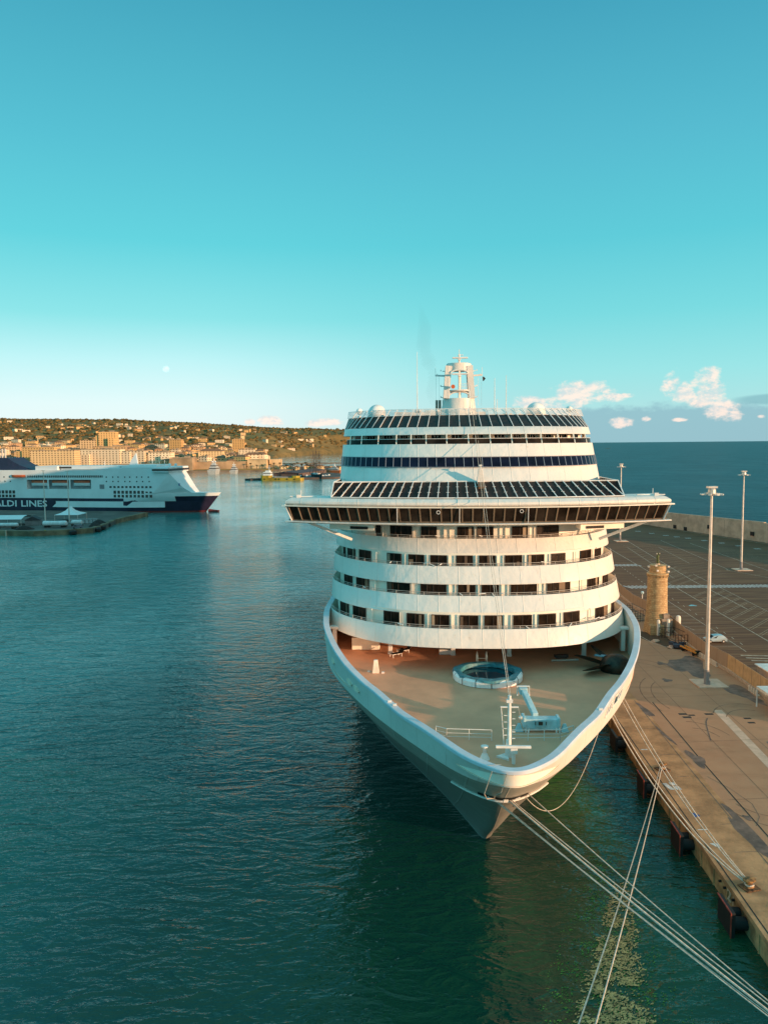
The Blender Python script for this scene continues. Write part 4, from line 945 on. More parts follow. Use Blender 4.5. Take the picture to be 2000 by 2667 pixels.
# ------------------------------------------------------------------ tall lamp masts
lampm = mat('galvanised', (.62, .56, .5), .4, .25)
def high_mast(x_, y_, h, label, slab, pb=.34):
    o = thing('lamp_mast', label, 'lamp mast', (x_, y_, ZQ), 0, 'tall floodlight masts on the quay')
    mb = MB(); mb.tube([(0, 0, 0), (0, 0, h)], [pb, pb*.45], 14); mb.build('pole', lampm, o, True)
    mb = MB(); mb.tube([(0, 0, 0), (0, 0, 2.6)], [pb*1.12, pb*1.08], 14); mb.box((.3, -.35, .5), (.25, .3, .8)); mb.build('pole_sleeve', mat('grey_sleeve', (.3, .28, .28), .6), o, True)
    mb = MB(); mb.lathe((0, 0, h-.2), [(.5, 0), (.6, .2), (.6, .9), (.45, 1.1)], 12); mb.tube([(1.15*math.cos(a), 1.15*math.sin(a), h+.1) for a in [k*math.pi/6 for k in range(13)]], .07, 6); mb.box((0, 0, h+1.1), (1.5, .9, .3)); mb.build('head_frame', lampm, o)
    for k in range(8):
        a = k*math.pi/4+.2; mb = MB(); c = Vector((1.45*math.cos(a), 1.45*math.sin(a), h-.05)); mb.box(c, (.62, .5, .2), rz=a); mb.bar((0, 0, h+.2), c, .07); mb.build('floodlight', mat('lamp_white', (.75, .68, .6), .35), o, bevel=.04)
    if slab:
        mb = MB(); mb.box((0.6, .6, .1), (4.8, 4.5, .22)); mb.build('footing_slab', lightcon, o, bevel=.03)
high_mast(52.5, 123.0, 31.4, 'nearest tall floodlight mast, standing on a pale square slab', True, .37)
high_mast(110.2, 235.5, 29.5, 'tall floodlight mast at the right, by the white kerb line', True, .36)
high_mast(94.8, 307.5, 30.0, 'farthest floodlight mast, partly behind the right bridge wing', True, .36)

# ------------------------------------------------------------------ stone tower
tw = thing('stone_tower', 'round tapering stone tower on the quay beside the fence', 'tower', (57.2, 159.5, ZQ))
sm = bpy.data.materials.new('tower_stone'); sm.use_nodes = True; t = NT(sm.node_tree); b = t.n['Principled BSDF']
tc = t.new('ShaderNodeTexCoord').outputs['Object']; x, y, z = t.sep(tc)
ang_ = t.M('MULTIPLY', t.M('ARCTAN2', y, x), 2.4)
br = t.new('ShaderNodeTexBrick'); t.l.new(t.comb(ang_, z, 0), br.inputs['Vector']); br.inputs['Scale'].default_value = 1.; br.inputs['Brick Width'].default_value = .75; br.inputs['Row Height'].default_value = .38; br.inputs['Mortar Size'].default_value = .02
br.inputs['Color1'].default_value = (.44, .28, .13, 1); br.inputs['Color2'].default_value = (.60, .42, .22, 1); br.inputs['Mortar'].default_value = (.22, .13, .06, 1)
n_ = t.noise(tc, .9, 5, .7); c = t.mix(t.ss(n_, .5, .72, 0., .6), br.outputs['Color'], (.27, .15, .07)); t.put(b.inputs['Base Color'], c); b.inputs['Roughness'].default_value = .85
bn = t.new('ShaderNodeBump'); bn.inputs['Strength'].default_value = .8; bn.inputs['Distance'].default_value = .08; t.l.new(t.M('ADD', t.M('MULTIPLY', br.outputs['Fac'], -1.), n_), bn.inputs['Height']); t.l.new(bn.outputs[0], b.inputs['Normal'])
mb = MB(); mb.lathe((0, 0, 0), [(2.75, 0), (2.6, .9), (2.35, 2.4), (2.15, 4.5), (2.05, 7.2), (2.0, 11.3), (1.98, 12.0)], 40); mb.build('shaft', sm, tw, True)
mb = MB(); mb.lathe((0, 0, 12.0), [(2.0, 0), (2.2, .15), (2.2, .4), (2.0, .5), (1.65, .5), (1.65, .52)], 40)
for k in range(20): a = 2*math.pi*k/20; mb.box((2.1*math.cos(a), 2.1*math.sin(a), -.15+12.0), (.18, .2, .3), rz=a)
mb.build('cornice', sm, tw, True)
mb = MB(); mb.lathe((0, 0, 12.5), [(1.65, 0), (1.65, 1.45), (1.72, 1.5), (1.72, 1.62), (1.4, 1.68), (.2, 1.75)], 36); mb.build('cap', sm, tw, True)
for x_, y_, z_ in ((-2.1, -.6, 13.9), (-.9, -1.5, 14.2), (1.9, -1.0, 13.9), (-.7, -1.9, 13.2), (1.8, -1.2, 12.9)):
    mb = MB(); mb.box((x_, y_, z_), (.42, .35, .34)); mb.bar((x_*.7, y_*.7, z_-.2), (x_, y_, z_), .07); mb.build('spotlight', mat('lamp_white', (.8, .8, .8)), tw, bevel=.06)
mb = MB(); mb.box((1.2, -2.3, 1.6), (2.2, 1.2, 3.2)); mb.box((1.1, -2.2, 3.6), (1.2, 1.0, 1.2)); mb.build('stone_porch', mat('porch_grey', (.30, .24, .19), .85, vs=1, var=.2), tw, bevel=.05)
mb = MB(); mb.box((-1.0, -2.75, 1.0), (2.9, 1.4, 2.0)); mb.build('stone_plinth', sm, tw, bevel=.05)
st = thing('statue', 'small green bronze statue on top of the stone tower', 'statue', (57.2, 159.5, ZQ+14.2))
gb = mat('green_bronze', (.09, .11, .045), .6, .3, vs=3, var=.3)
mb = MB(); mb.lathe((0, 0, 0), [(.42, 0), (.42, .2), (.28, .25)], 12); mb.build('pedestal', lightcon, st)
mb = MB(); mb.lathe((0, 0, .25), [(.33, 0), (.3, .5), (.2, 1.1), (.27, 1.5), (.2, 1.75), (.08, 1.85), (.13, 1.95), (.15, 2.1), (.1, 2.25), (.01, 2.3)], 14, 1, .8)
mb.tube([(-.2, 0, 1.8), (-.42, -.1, 1.4), (-.3, -.25, 1.15)], [.09, .07, .05], 8); mb.tube([(.2, 0, 1.8), (.38, -.05, 2.1), (.3, -.1, 2.6)], [.09, .07, .05], 8); mb.build('figure', gb, st, True)
mb = MB(); mb.ball((-.3, -.1, 2.3), .17, 5); mb.ball((.25, -.1, 2.35), .15, 5); mb.build('wreath', mat('pale_bronze', (.5, .45, .35), .6), st)
for i, (x_, y_, h, l) in enumerate(((-.9, -3.6, 3.3, 'leftmost white round topped post at the tower foot'), (1.0, -4.0, 3.5, 'middle white round topped post at the tower foot'), (3.6, -2.5, 3.9, 'rightmost and widest white post at the tower foot'))):
    mb = MB(); r_ = .32 if i < 2 else .5; mb.lathe((0, 0, 0), [(r_, 0), (r_, h-r_), (r_*.8, h-.3*r_), (r_*.3, h)], 14)
    one('white_post', mb, mat('post_white', (.8, .72, .62)), l, 'post', (57.2+x_, 159.5+y_, ZQ), 0, 'white posts around the tower', True)
# ------------------------------------------------------------------ fence
fp = [(63.5, 214), (61, 196), (60.2, 184), (60.9, 176), (60.6, 160.6), (59.2, 148.1), (58.6, 137.5), (59.3, 130.6), (58.9, 118), (58.5, 104)]
fm = mat('fence_mesh', (.40, .28, .19), .7, vs=2, var=.12, vary_scale=(8, 8, .2)); fm2 = mat('fence_panel_tan', (.58, .37, .19), .7, vs=1, var=.1)
fe = thing('security_fence', 'long tan panelled security fence on a concrete base behind the quay', 'fence', (0, 0, ZQ))
mbb = MB(); npan = 0
for a, b in zip(fp, fp[1:]):
    a = Vector((a[0], a[1], 0)); b = Vector((b[0], b[1], 0)); L = (b-a).length; n = max(1, round(L/2.9))
    for k in range(n):
        p = a.lerp(b, k/n); q = a.lerp(b, (k+1)/n); d = (q-p).normalized()
        near = p.y < 136
        mb = MB(); z0, z1 = .62, (3.0 if p.y > 150 else 3.15)
        mb.bar(p+d*.06+Vector((0, 0, (z0+z1)/2)), q-d*.06+Vector((0, 0, (z0+z1)/2)), .06, z1-z0); mb.build('fence_panel', fm2 if near and 112 < p.y < 133 else fm, fe)
        mb = MB(); mb.bar(p, p+Vector((0, 0, z1+.05)), .09); mb.build('fence_post', mat('fence_post', (.3, .2, .13), .6), fe)
    mbb.bar(a+Vector((0, 0, .3)), b+Vector((0, 0, .3)), .5, .6)
mbb.build('concrete_base', mat('base_pale', (.5, .38, .28), .8, vs=1.5, var=.15), fe, bevel=.04)
for k in range(18):
    q = k/17; p = Vector((58.4, 141.5, ZQ)).lerp(Vector((58.9, 131, ZQ)), q) if k < 14 else Vector((58.3, 120-(k-14)*.8, ZQ))
    mb = MB(); mb.box((-.25, 0, .45), (.12, .45, .9)); mb.box((.0, 0, .08), (.55, .5, .16))
    one('barrier_block', mb, mat('block_white', (.75, .64, .52), .7), ('%s white barrier block from the orange trolley along the fence' % ORD[k] if k < 14 else '%s of four white barrier blocks near the canopy, counted from the far end' % ORD[k-14]), 'barrier', p, 0, 'white barrier blocks in front of the fence' if k < 14 else 'white barrier blocks near the canopy', bevel=.03)
# railings and scrap by the tower
mb = MB()
def cage(mb, x0, y0, x1, y1, h):
    for zc in (h, h*.5):
        for a, b in (((x0, y0), (x1, y0)), ((x1, y0), (x1, y1)), ((x1, y1), (x0, y1)), ((x0, y1), (x0, y0))): mb.bar((a[0], a[1], zc), (b[0], b[1], zc), .08)
    n = 5
    for k in range(n+1):
        q = k/n
        for p in ((x0+(x1-x0)*q, y0), (x0+(x1-x0)*q, y1)): mb.bar((p[0], p[1], 0), (p[0], p[1], h), .07)
cage(mb, -1.6, -3.2, 1.6, 3.2, 2.2); one('scaffold_cage', mb, frame_d, 'dark metal cage of railings right of the tower foot', 'railing cage', (57.6, 150.5, ZQ), .15)
mb = MB(); cage(mb, -1.5, -3.5, 1.5, 3.5, 2.6); mb.bar((-1.5, -3.5, .1), (1.5, 3.5, 2.6), .1)
for k in range(8): mb.box((0, -3.5+k, .3+k*.28), (2.4, .3, .06))
one('metal_stairs', mb, frame_d, 'dark metal stairway with railings left of the tower', 'stairs', (56.0, 171.5, ZQ), .1)
mb = MB()
for k in range(9): mb.box((random.uniform(-1.3, 1.3), random.uniform(-1.8, 1.8), .25+random.uniform(0, .5)), (random.uniform(.5, 1.4), random.uniform(.5, 1.2), random.uniform(.4, .9)), rz=random.uniform(0, 3))
one('scrap_pile', mb, mat('scrap_blue', (.05, .06, .09), .7, vs=1, var=.4), 'dark bluish heap of scrap beside the fence cage', 'scrap heap', (57.2, 146.6, ZQ))
o = thing('orange_trolley', 'orange beam trolley parked at the fence foot', 'trolley', (57.5, 142.3, ZQ), .18)
for s in (-.45, .45):
    mb = MB(); mb.bar((s, -2.6, .75), (s, 2.6, .75), .22, .3); mb.build('beam', mat('beam_orange', (.65, .27, .05), .6), o, bevel=.02)
mb = MB(); mb.box((0, -1.8, .45), (1.2, .6, .4)); mb.box((0, 1.8, .45), (1.2, .6, .4)); mb.box((.1, -2.3, .9), (.8, .6, .3)); mb.build('cross_member', black, o)
for sx in (-.5, .5):
    for sy in (-1.8, 1.8): mb = MB(); mb.tube([(sx-.1, sy, .25), (sx+.1, sy, .25)], .25, 12); mb.build('wheel', black, o)
for i, (x_, y_) in enumerate(((54.0, 151.0), (55.6, 146.5))):
    mb = MB(); mb.box((0, 0, .1), (1.5, 1.0, .18), rz=.4); mb.box((.2, .1, .26), (1.1, .8, .12), rz=-.2); one('stone_slab', mb, lightcon, ('pale broken slab lying on the kerb at the tower foot', 'pale broken slab lying on the kerb near the dark scrap')[i], 'slab', (x_, y_, ZQ), .2, bevel=.02)
line('kerb', [(51.6, 172), (51.8, 160), (52.5, 154.4), (53.2, 149.5), (55.3, 145.4), (56.6, 143.8)], .22, paint_f, ZQ+.02)
blobf('earth_patch', 55.2, 153.5, 3.0, 8, mat('brown_earth', (.09, .055, .03), .9), .1, ZQ+.009, seed=31)
# canopy at the right frame edge
o = thing('canopy', 'white flat roofed canopy on thin posts at the right edge', 'canopy', (58.7, 110.0, ZQ), 0)
mb = MB(); mb.box((0, 0, 3.1), (6.2, 5.4, .14)); mb.build('roof', pole_m, o, bevel=.03)
for sx in (-3.0, 3.0):
    for sy in (-2.6, 2.6): mb = MB(); mb.tube([(sx, sy, 0), (sx, sy, 3.1)], .11, 8); mb.build('post', pole_m, o)
mb = MB(); mb.box((0, -2.65, 2.95), (6.1, .06, .35)); mb.box((-3.05, 0, 2.95), (.06, 5.3, .35)); mb.build('valance', cream, o)
o = thing('guard_cabin', 'low cabin with a white roof beyond the near fence', 'cabin', (64.2, 121.5, ZQ), 0)
mb = MB(); mb.box((0, 0, 1.5), (6, 5, 3)); mb.build('wall', mat('cabin_grey', (.35, .30, .27), .7), o); mb = MB(); mb.box((0, 0, 3.1), (6.6, 5.6, .2)); mb.build('roof', pole_m, o, bevel=.03)
mb = MB(); mb.box((-1.5, -2.52, 1.7), (1.6, .06, 1.2)); mb.build('window', glass, o)

# car
def car(x_, y_, rz, label):
    o = thing('parked_car', label, 'car', (x_, y_, ZQ), rz)
    cp = mat('car_silver_blue', (.42, .52, .56), .3, .4, .5, var=.03)
    prof = [(-2.05, .32), (-2.08, .62), (-1.95, .82), (-1.2, .95), (-.55, 1.42), (.35, 1.52), (1.35, 1.46), (1.9, .98), (2.02, .9), (2.05, .35)]
    mb = MB(); W = .86
    rws = []
    for wy in (-W, -W*.97, W*.97, W): rws.append([Vector((a, wy*(1 if b < 1 else .84), b*(1 if abs(wy) < W else .985))) for a, b in prof])
    mb.loft(rws); mb.face(rws[0][::-1]); mb.face(rws[-1]); mb.face([rws[k][0] for k in range(4)]); mb.face([(p.x, p.y, .32) for p in (rws[0][0], rws[0][-1], rws[-1][-1], rws[-1][0])]); mb.face([rws[k][-1] for k in range(4)])
    bo = mb.build('body', cp, o, False, .05)
    for s in (-1, 1):
        mb = MB(); yo = s*(W*.84+.012)
        mb.face([(-1.0, s*.80, .98), (.3, s*.80, .98), (.3, yo, 1.42), (-.48, yo, 1.38)][::s]); mb.face([(.38, s*.80, .98), (1.55, s*.80, 1.0), (1.28, yo, 1.38), (.38, yo, 1.42)][::s]); mb.build('side_window', glass, o)
    mb = MB(); mb.face([(-1.16, -.66, 1.0), (-1.16, .66, 1.0), (-.6, .6, 1.4), (-.6, -.6, 1.4)]); mb.build('windscreen', glass, o)
    mb = MB(); mb.face([(1.42, -.62, 1.44), (1.42, .62, 1.44), (1.86, .66, 1.06), (1.86, -.66, 1.06)]); mb.build('rear_window', glass, o)
    for sx in (-1.3, 1.3):
        for sy in (-.8, .8):
            mb = MB(); mb.tube([(sx, sy-.1, .32), (sx, sy+.1, .32)], .32, 16); wh = mb.build('wheel', black, o); mb = MB(); mb.tube([(sx, sy-.115, .32), (sx, sy+.115, .32)], .18, 10); mb.build('rim', lampm, wh)
    for sy in (-.65, .65): mb = MB(); mb.box((-2.07, sy, .7), (.08, .3, .14)); mb.build('headlight', pole_m, o); mb = MB(); mb.box((2.04, sy, .85), (.08, .2, .2)); mb.build('tail_light', redm, o)
car(65.6, 150.2, .03, 'small pale blue hatchback parked in a bay behind the fence')
o = thing('utility_post', 'short post with a round blue light behind the fence left of the tower', 'post', (63.4, 187, ZQ))
mb = MB(); mb.tube([(0, 0, 0), (0, 0, 2.6)], .1, 8); mb.build('post', pole_m, o); mb = MB(); mb.ball((0, 0, 2.8), .4, 8); mb.build('globe', blue_eq, o, True)
blobf('puddle', 74.9, 184.6, .9, .7, mat('puddle', (.2, .3, .33), .1, spec=.8), 0, ZQ+.014, seed=41)

# ------------------------------------------------------------------ floating weed
wr = random.Random(11)
def weed(name, n, m_, test, z, smin, smax):
    mb = MB(); cnt = 0
    while cnt < n:
        x_ = wr.uniform(8, 27); y_ = wr.uniform(38, 76)
        d = test(x_, y_)
        if wr.random() > d: continue
        cnt += 1; s = wr.uniform(smin, smax); a0 = .5+wr.gauss(0, .5); k = wr.randint(5, 8); pts = []
        for j in range(k):
            a = 2*math.pi*j/k; r_ = s*wr.uniform(.45, 1.0); px, py = r_*1.7*math.cos(a), r_*.6*math.sin(a)
            pts.append((x_+px*math.cos(a0)-py*math.sin(a0), y_+px*math.sin(a0)+py*math.cos(a0), z+wr.uniform(0, .02)))
        mb.face(pts)
    o = mb.build(name, m_, kind='stuff'); return o
def core(x_, y_):
    t_ = (70-y_)/18; cx = 22.2-t_*6.0; wd = .8+max(0, t_)*2.5
    if t_ < 0: return 0
    nn = mnoise.noise(Vector((x_*.55, y_*.55, 0)))*.5+.5
    e = 1-((x_-cx)/wd)**2
    return max(0, min(1, e*1.3))*(1 if nn > .42 else .06)*min(1, t_*3+.2)
def halo(x_, y_):
    t_ = (75-y_)/22; cx = 22.0-t_*5.6; wd = 1.6+max(0, t_)*4.6
    if t_ < 0: return 0
    nn = mnoise.noise(Vector((x_*.7+9, y_*.7, 0)))*.5+.5
    return max(0, 1-((x_-cx)/wd)**2)*(1 if nn > .5 else .08)*.8
tag(weed('seaweed', 5200, mat('green_weed', (.075, .24, .035), .6, vs=1.5, var=.4), halo, .03, .03, .10), 'bright green weed fragments floating around the tan mat', 'seaweed')
tag(weed('seaweed', 7500, mat('tan_weed', (.62, .38, .15), .8, vs=2, var=.3), core, .07, .035, .14), 'tan brown mat of floating weed near the crossing ropes', 'seaweed')

exec_far = True
# ------------------------------------------------------------------ ferry
fo = Vector((-114.7, 484.0, 0)); fd = Vector((-142, 28.4, 0)).normalized(); fn = Vector((-fd.y, fd.x, 0)); fn = fn if fn.y > 0 else -fn   # fn points away from the camera
fo = fo+fn*6
ferry = thing('ferry', 'white and dark blue car ferry with orange lifeboats, moored at the left pier', 'ferry', fo, math.atan2(fd.y, fd.x))
# local: x aft, y: rotation maps local y to (-sin,cos) of fd
ysign = 1 if Vector((-fd.y, fd.x, 0)).dot(Vector((0, -1, 0))) > 0 else -1   # local y direction that faces the camera
YS = ysign
fw = mat('ferry_white', (.72, .74, .74), .5, var=.05, vs=.1, streak=((.4, .38, .36), .2)); fb = mat('ferry_navy', (.022, .016, .04), .45, vs=.2, var=.2); fred = mat('ferry_boot', (.22, .03, .025), .6); fwin = mat('ferry_window', (.05, .035, .03), .25, spec=.5, var=.3)
HB = 12.5
def fhalf(a, z):   # half breadth at distance a aft of stem for height z; stem rakes forward with height
    st = -10.5*(z/12.5) if z < 12.6 else -10.5+(z-12.6)*.9
    q = max(0, (a-st))/(52 if z < 8 else 42)
    return HB*min(1, q)**.72 if q < 1 else HB, st
def fsec(zs, amax, m_, name, a0=None):
    mb = MB(); rws = []
    for z_ in zs:
        st = -10.5*(min(z_, 12.6)/12.5); pts = []
        As = [st+(60-st)*(k/26)**1.7 for k in range(27)]+[amax]
        if a0 is not None: As = [max(a, a0) for a in As]
        l = [Vector((a, YS*fhalf(a, z_)[0], z_)) for a in As]; r_ = [Vector((a, -YS*fhalf(a, z_)[0], z_)) for a in As]
        rws.append(l[::-1]+r_)
    mb.loft(rws); mb.face(rws[-1]); return mb.build(name, m_, ferry, True)
fsec([-2, .9], 205, fred, 'boot_topping')
fsec([.9, 3.2, 7.2], 205, fb, 'lower_hull')
fsec([7.2, 11.0], 14, fb, 'bow_plating')
fsec([7.2, 9, 11, 12.4], 205, fw, 'upper_hull', 12) if False else None
# white upper hull including the raised bow bulwark
mb = MB(); rws = []
for z_ in (7.2, 9.5, 12.5):
    l = [Vector((a, YS*(fhalf(a, z_)[0]+.03), z_)) for a in [17+188*(k/20)**1.5 for k in range(21)]]; r_ = [Vector((p.x, -p.y, p.z)) for p in l]; rws.append(l[::-1]+r_)
mb.loft(rws); mb.face(rws[-1]); mb.build('upper_hull', fw, ferry, True)
mb = MB(); rws = []
for z_ in (10.4, 11.4, 12.5):
    st = -10.5*(z_/12.5); l = [Vector((a, YS*(fhalf(a, z_)[0]+.05), z_)) for a in [st+(18-st)*(k/16)**1.6 for k in range(17)]]; r_ = [Vector((p.x, -p.y, p.z)) for p in l]; rws.append(l[::-1]+r_)
mb.loft(rws); mb.face(rws[-1]); mb.build('bow_bulwark', fw, ferry, True)
# white band over the navy side, black pin line above
def sidebox(name, a0, a1, z0, z1, m_, off=.12, parent=None, dep=.3):
    mb = MB(); N_ = 8 if a0 < 60 else 1; P0 = []; 
    As = [a0+(a1-a0)*k/N_ for k in range(N_+1)]
    rws = [[Vector((a, YS*(fhalf(a, 7)[0]+off), z_)) for a in As] for z_ in (z0, z1)]
    mb.loft(rws); rin = [[Vector((a, YS*(fhalf(a, 7)[0]+off-dep), z_)) for a in As] for z_ in (z0, z1)]
    mb.loft([rin[1], rws[1]]); mb.loft([rws[0], rin[0]]); mb.face([rws[0][0], rws[1][0], rin[1][0], rin[0][0]]); mb.face([rws[0][-1], rws[1][-1], rin[1][-1], rin[0][-1]])
    return mb.build(name, m_, parent or ferry)
sidebox('side_stripe', 24, 100, 3.3, 7.1, fw); sidebox('side_stripe', 26, 100, 7.3, 9.1, fb, .14); sidebox('name_panel', 98, 205, 1.6, 9.1, fb, .16)
# superstructure, sloped front
mb = MB(); 
fprof = [(6.5, 12.4), (11, 16), (16, 22), (18.5, 25.2), (20, 28.3), (60, 28.3), (60, 27.2), (205, 27.2), (205, 12.4)]
wsid = [5.5, 9.0, 11.5, 12.3, 12.3, HB, HB, HB, HB]
l = [Vector((a, YS*w_, z_)) for (a, z_), w_ in zip(fprof, wsid)]; r_ = [Vector((a, -YS*w_, z_)) for (a, z_), w_ in zip(fprof, wsid)]
mb.loft([l, r_]); 
mb.face([tuple(p) for p in [Vector((6.5, YS*5.5, 12.4)), Vector((11, YS*9, 16)), Vector((16, YS*11.5, 22)), Vector((18.5, YS*12.3, 25.2)), Vector((20, YS*12.3, 28.3)), Vector((30, YS*HB, 28.3)), Vector((30, YS*HB, 12.4))]])
mb.face([(30, YS*HB, 12.4), (30, YS*HB, 28.3), (60, YS*HB, 28.3), (60, YS*HB, 12.4)])
# long side wall with the lifeboat recess cut out
rec = (72.5, 118.5, 15.0, 21.0)
def sq(a0, a1, z0, z1): mb.face([(a0, YS*HB, z0), (a0, YS*HB, z1), (a1, YS*HB, z1), (a1, YS*HB, z0)])
sq(60, rec[0], 12.4, 27.2); sq(rec[1], 205, 12.4, 27.2); sq(rec[0], rec[1], 12.4, rec[2]); sq(rec[0], rec[1], rec[3], 27.2)
yi = YS*(HB-4.2)
for z_ in (rec[2], rec[3]): mb.face([(rec[0], YS*HB, z_), (rec[1], YS*HB, z_), (rec[1], yi, z_), (rec[0], yi, z_)])
for a in rec[:2]: mb.face([(a, YS*HB, rec[2]), (a, YS*HB, rec[3]), (a, yi, rec[3]), (a, yi, rec[2])])
mb.build('superstructure', fw, ferry)
mb = MB(); mb.face([(rec[0], yi, rec[2]), (rec[0], yi, rec[3]), (rec[1], yi, rec[3]), (rec[1], yi, rec[2])]); mb.build('recess_wall', mat('recess_grey', (.33, .35, .36), .7), ferry)
for a in (87.5, 103.0):
    mb = MB(); mb.box((a, YS*(HB-.1), 18), (.9, .5, 6)); mb.build('recess_pillar', fw, ferry)
for a in (80, 95.6, 110.5):
    b_ = MB(); L = 11.5; rws = []
    for k in range(9):
        q = -1+k/4; hw_ = 1.5*(1-abs(q)**3)+.1; rws.append([Vector((a+q*L/2, YS*(HB-1.8)+s*hw_, z_)) for s, z_ in ((-1, 18.9), (-.7, 17.3), (0, 16.9), (.7, 17.3), (1, 18.9))])
    b_.loft(rws); lb = b_.build('lifeboat_hull', fw, ferry, True)
    b_ = MB(); rws = [[Vector((a+(-1+k/4)*L/2, YS*(HB-1.8)+s*(1.5*(1-abs(-1+k/4)**3)+.1), z_)) for s, z_ in ((-1, 18.9), (-.8, 20.0), (0, 20.5), (.8, 20.0), (1, 18.9))] for k in range(9)]
    b_.loft(rws); b_.build('lifeboat_cover', mat('lifeboat_orange', (.55, .10, .03), .5), lb, True)
def wnd(a, z_, w_, h_, parent=ferry, m_=fwin):
    mb = MB(); hbv = fhalf(a, 16)[0] if a < 30 else HB; mb.box((a, YS*(hbv+.04), z_), (w_, .12, h_)); mb.build('cabin_window', m_, parent)
cnt = 0
for k in range(15): wnd(58.8-k*2.75, 16.4, 1.5, 1.2)
for k in range(12):
    if 56-k*2.75 > 27: wnd(56-k*2.75, 13.1, 1.7 if k < 8 else 1.5, 1.9 if k < 8 else 1.0)
for k in range(10): wnd(56-k*2.75, 10.6, 1.6, 1.7, m_=fwin)
for k in range(7):
    wnd(144-k*2.65+.3, 13.0, 1.9, 2.1); wnd(144-k*2.65+.3, 10.4, 1.9, 1.8)
for k, a in enumerate((61.5, 57, 53.3, 48.7, 45.3, 40.5, 37, 32.5)): wnd(a, 22.7, .8, .8); wnd(a-(.5 if k > 5 else 0), 19.9, .8, .8)
for k in range(4): wnd(143-k*4, 22.8, .8, .8); wnd(142.5-k*4, 20.0, .8, .8)
sidebox('window_strip', 64, 118, 22.4, 23.8, fwin, .05); 
mb = MB()
for k in range(40): mb.box((64.6+k*1.35, YS*(HB+.08), 23.1), (.3, .1, 1.4))
mb.build('strip_mullions', fw, ferry)
mb = MB(); mb.box((64.8, YS*(HB+.05), 16.6), (3.2, .2, 2.8)); mb.build('side_door', mat('door_grey', (.25, .24, .25), .6), ferry)
# bridge
mb = MB(); mb.box((23.5, 0, 27.3), (11, 29, 3.4)); mb.build('bridge', fw, ferry, bevel=.4)
mb = MB(); mb.box((23.2, 0, 27.2), (11.3, 29.3, 1.3)); mb.build('bridge_glazing', fwin, ferry)
mb = MB(); mb.box((40, 0, 29.3), (24, 20, 1.8)); mb.box((75, 0, 28.6), (42, 18, 2.4)); mb.box((105, 0, 28.4), (16, 22, 2.6)); mb.build('upper_deck_house', fw, ferry, bevel=.2)
mb = MB(); mb.box((95, YS*9.02, 28.7), (14, .1, 1.2)); mb.build('house_glazing', fwin, ferry)
mb = MB(); mb.prism([(0, 0), (6.2, 0), (5.0, 2.2), (1.2, 6.0)][::1], -.5, .5); fo_ = mb.build('radar_mast', fw, ferry); fo_.rotation_euler = (math.pi/2, 0, 0); fo_.location = (46, 0, 29.8); fo_.scale = (1, 1.3, 1)
for a in (23, 18.8): mb = MB(); mb.ball((a, 2, 30.1), .95, 8); mb.build('radome', fw, ferry, True)
for a, h in ((36, 5), (31, 3), (27.5, 4), (70, 3.5), (12, 0)):
    if h: mb = MB(); mb.tube([(a, 0, 29), (a, 0, 29+h)], .15, 6); mb.build('antenna', fw, ferry)
mb = MB(); rws = []
for a, z1 in ((116, 27.4), (121, 28.6), (127, 30.6), (132, 33.2), (135, 35.2), (205, 35.6)):
    rws.append([Vector((a, -9, 27.2)), Vector((a, -8, z1)), Vector((a, 8, z1)), Vector((a, 9, 27.2))])
mb.loft(rws); mb.build('funnel_casing', mat('funnel_navy', (.02, .022, .055), .5), ferry)
mb = MB()
for k in range(4): mb.tube([(139+k*2.2, YS*5, 35), (139+k*2.2, YS*5, 41)], .6, 8)
mb.build('exhaust_pipe', lampm, ferry)
lo_ = [Vector((120, YS*(HB-1), 24))]
for a, c_ in ((124, orange),):
    b_ = MB(); rws = [[Vector((a+(-1+k/4)*5, YS*(HB+.6)+s*(1.2*(1-abs(-1+k/4)**3)+.1), z_)) for s, z_ in ((-1, 23.6), (-.7, 22.6), (.7, 22.6), (1, 23.6), (.5, 24.2), (-.5, 24.2))] for k in range(9)]
    b_.loft(rws, True); b_.build('rescue_boat', orange, ferry, True)
# lettering on the navy panel, read from the quay side
tm = Matrix.Translation((0, 0, 0))
# text x axis must run towards the bow (right in view): local -x if the camera looks along fn
ex = Vector((-1, 0, 0)); ez = Vector((0, 0, 1)); ey = ez; nrm = ex.cross(ez)
rot = Matrix((ex, ez, ex.cross(ez))).transposed().to_4x4()
SIZE = 5.7
wid = []
for wd_ in ('GRIMALDI', 'LINES'):
    o = text_mesh(wd_, SIZE, fw, 'ship_lettering', ferry, rot, .05, .10, 1.0); xs = [v.co.x for v in o.data.vertices]; wid.append((o, max(xs)))
gap = 2.2; sfac = 57.2/(wid[0][1]+wid[1][1]+gap); ax_ = 104.3+57.2
for o, wdt in wid:
    o.matrix_local = Matrix.Translation((ax_, YS*(HB+.26), 3.55)) @ rot @ Matrix.Diagonal((sfac, 1, 1, 1)); ax_ -= (wdt+gap)*sfac
mb = MB(); mb.face([(0, 0, 0), (3.4, 0, 0), (3.4, 0, 3.4)]); 
mb = MB(); mb.face([(100.5, YS*(HB+.2), 3.4), (96.5, YS*(HB+.2), 3.4), (96.5, YS*(HB+.2), 7.0)][::1]); mb.build('pennant_mark', fw, ferry)
# blue lettering on the bow slope
M_ = Matrix.Translation((13.2, YS*10.7, 17.2)) @ rot
text_mesh('II', 2.2, mat('ferry_blue', (.05, .12, .3), .5), 'bow_mark', ferry, M_, .1, .05)
mb = MB(); mb.tube([(-2, 0, .6), (-9, 0, .6)], [1.3, .5], 10); mb.build('bulbous_bow', fred, ferry, True)

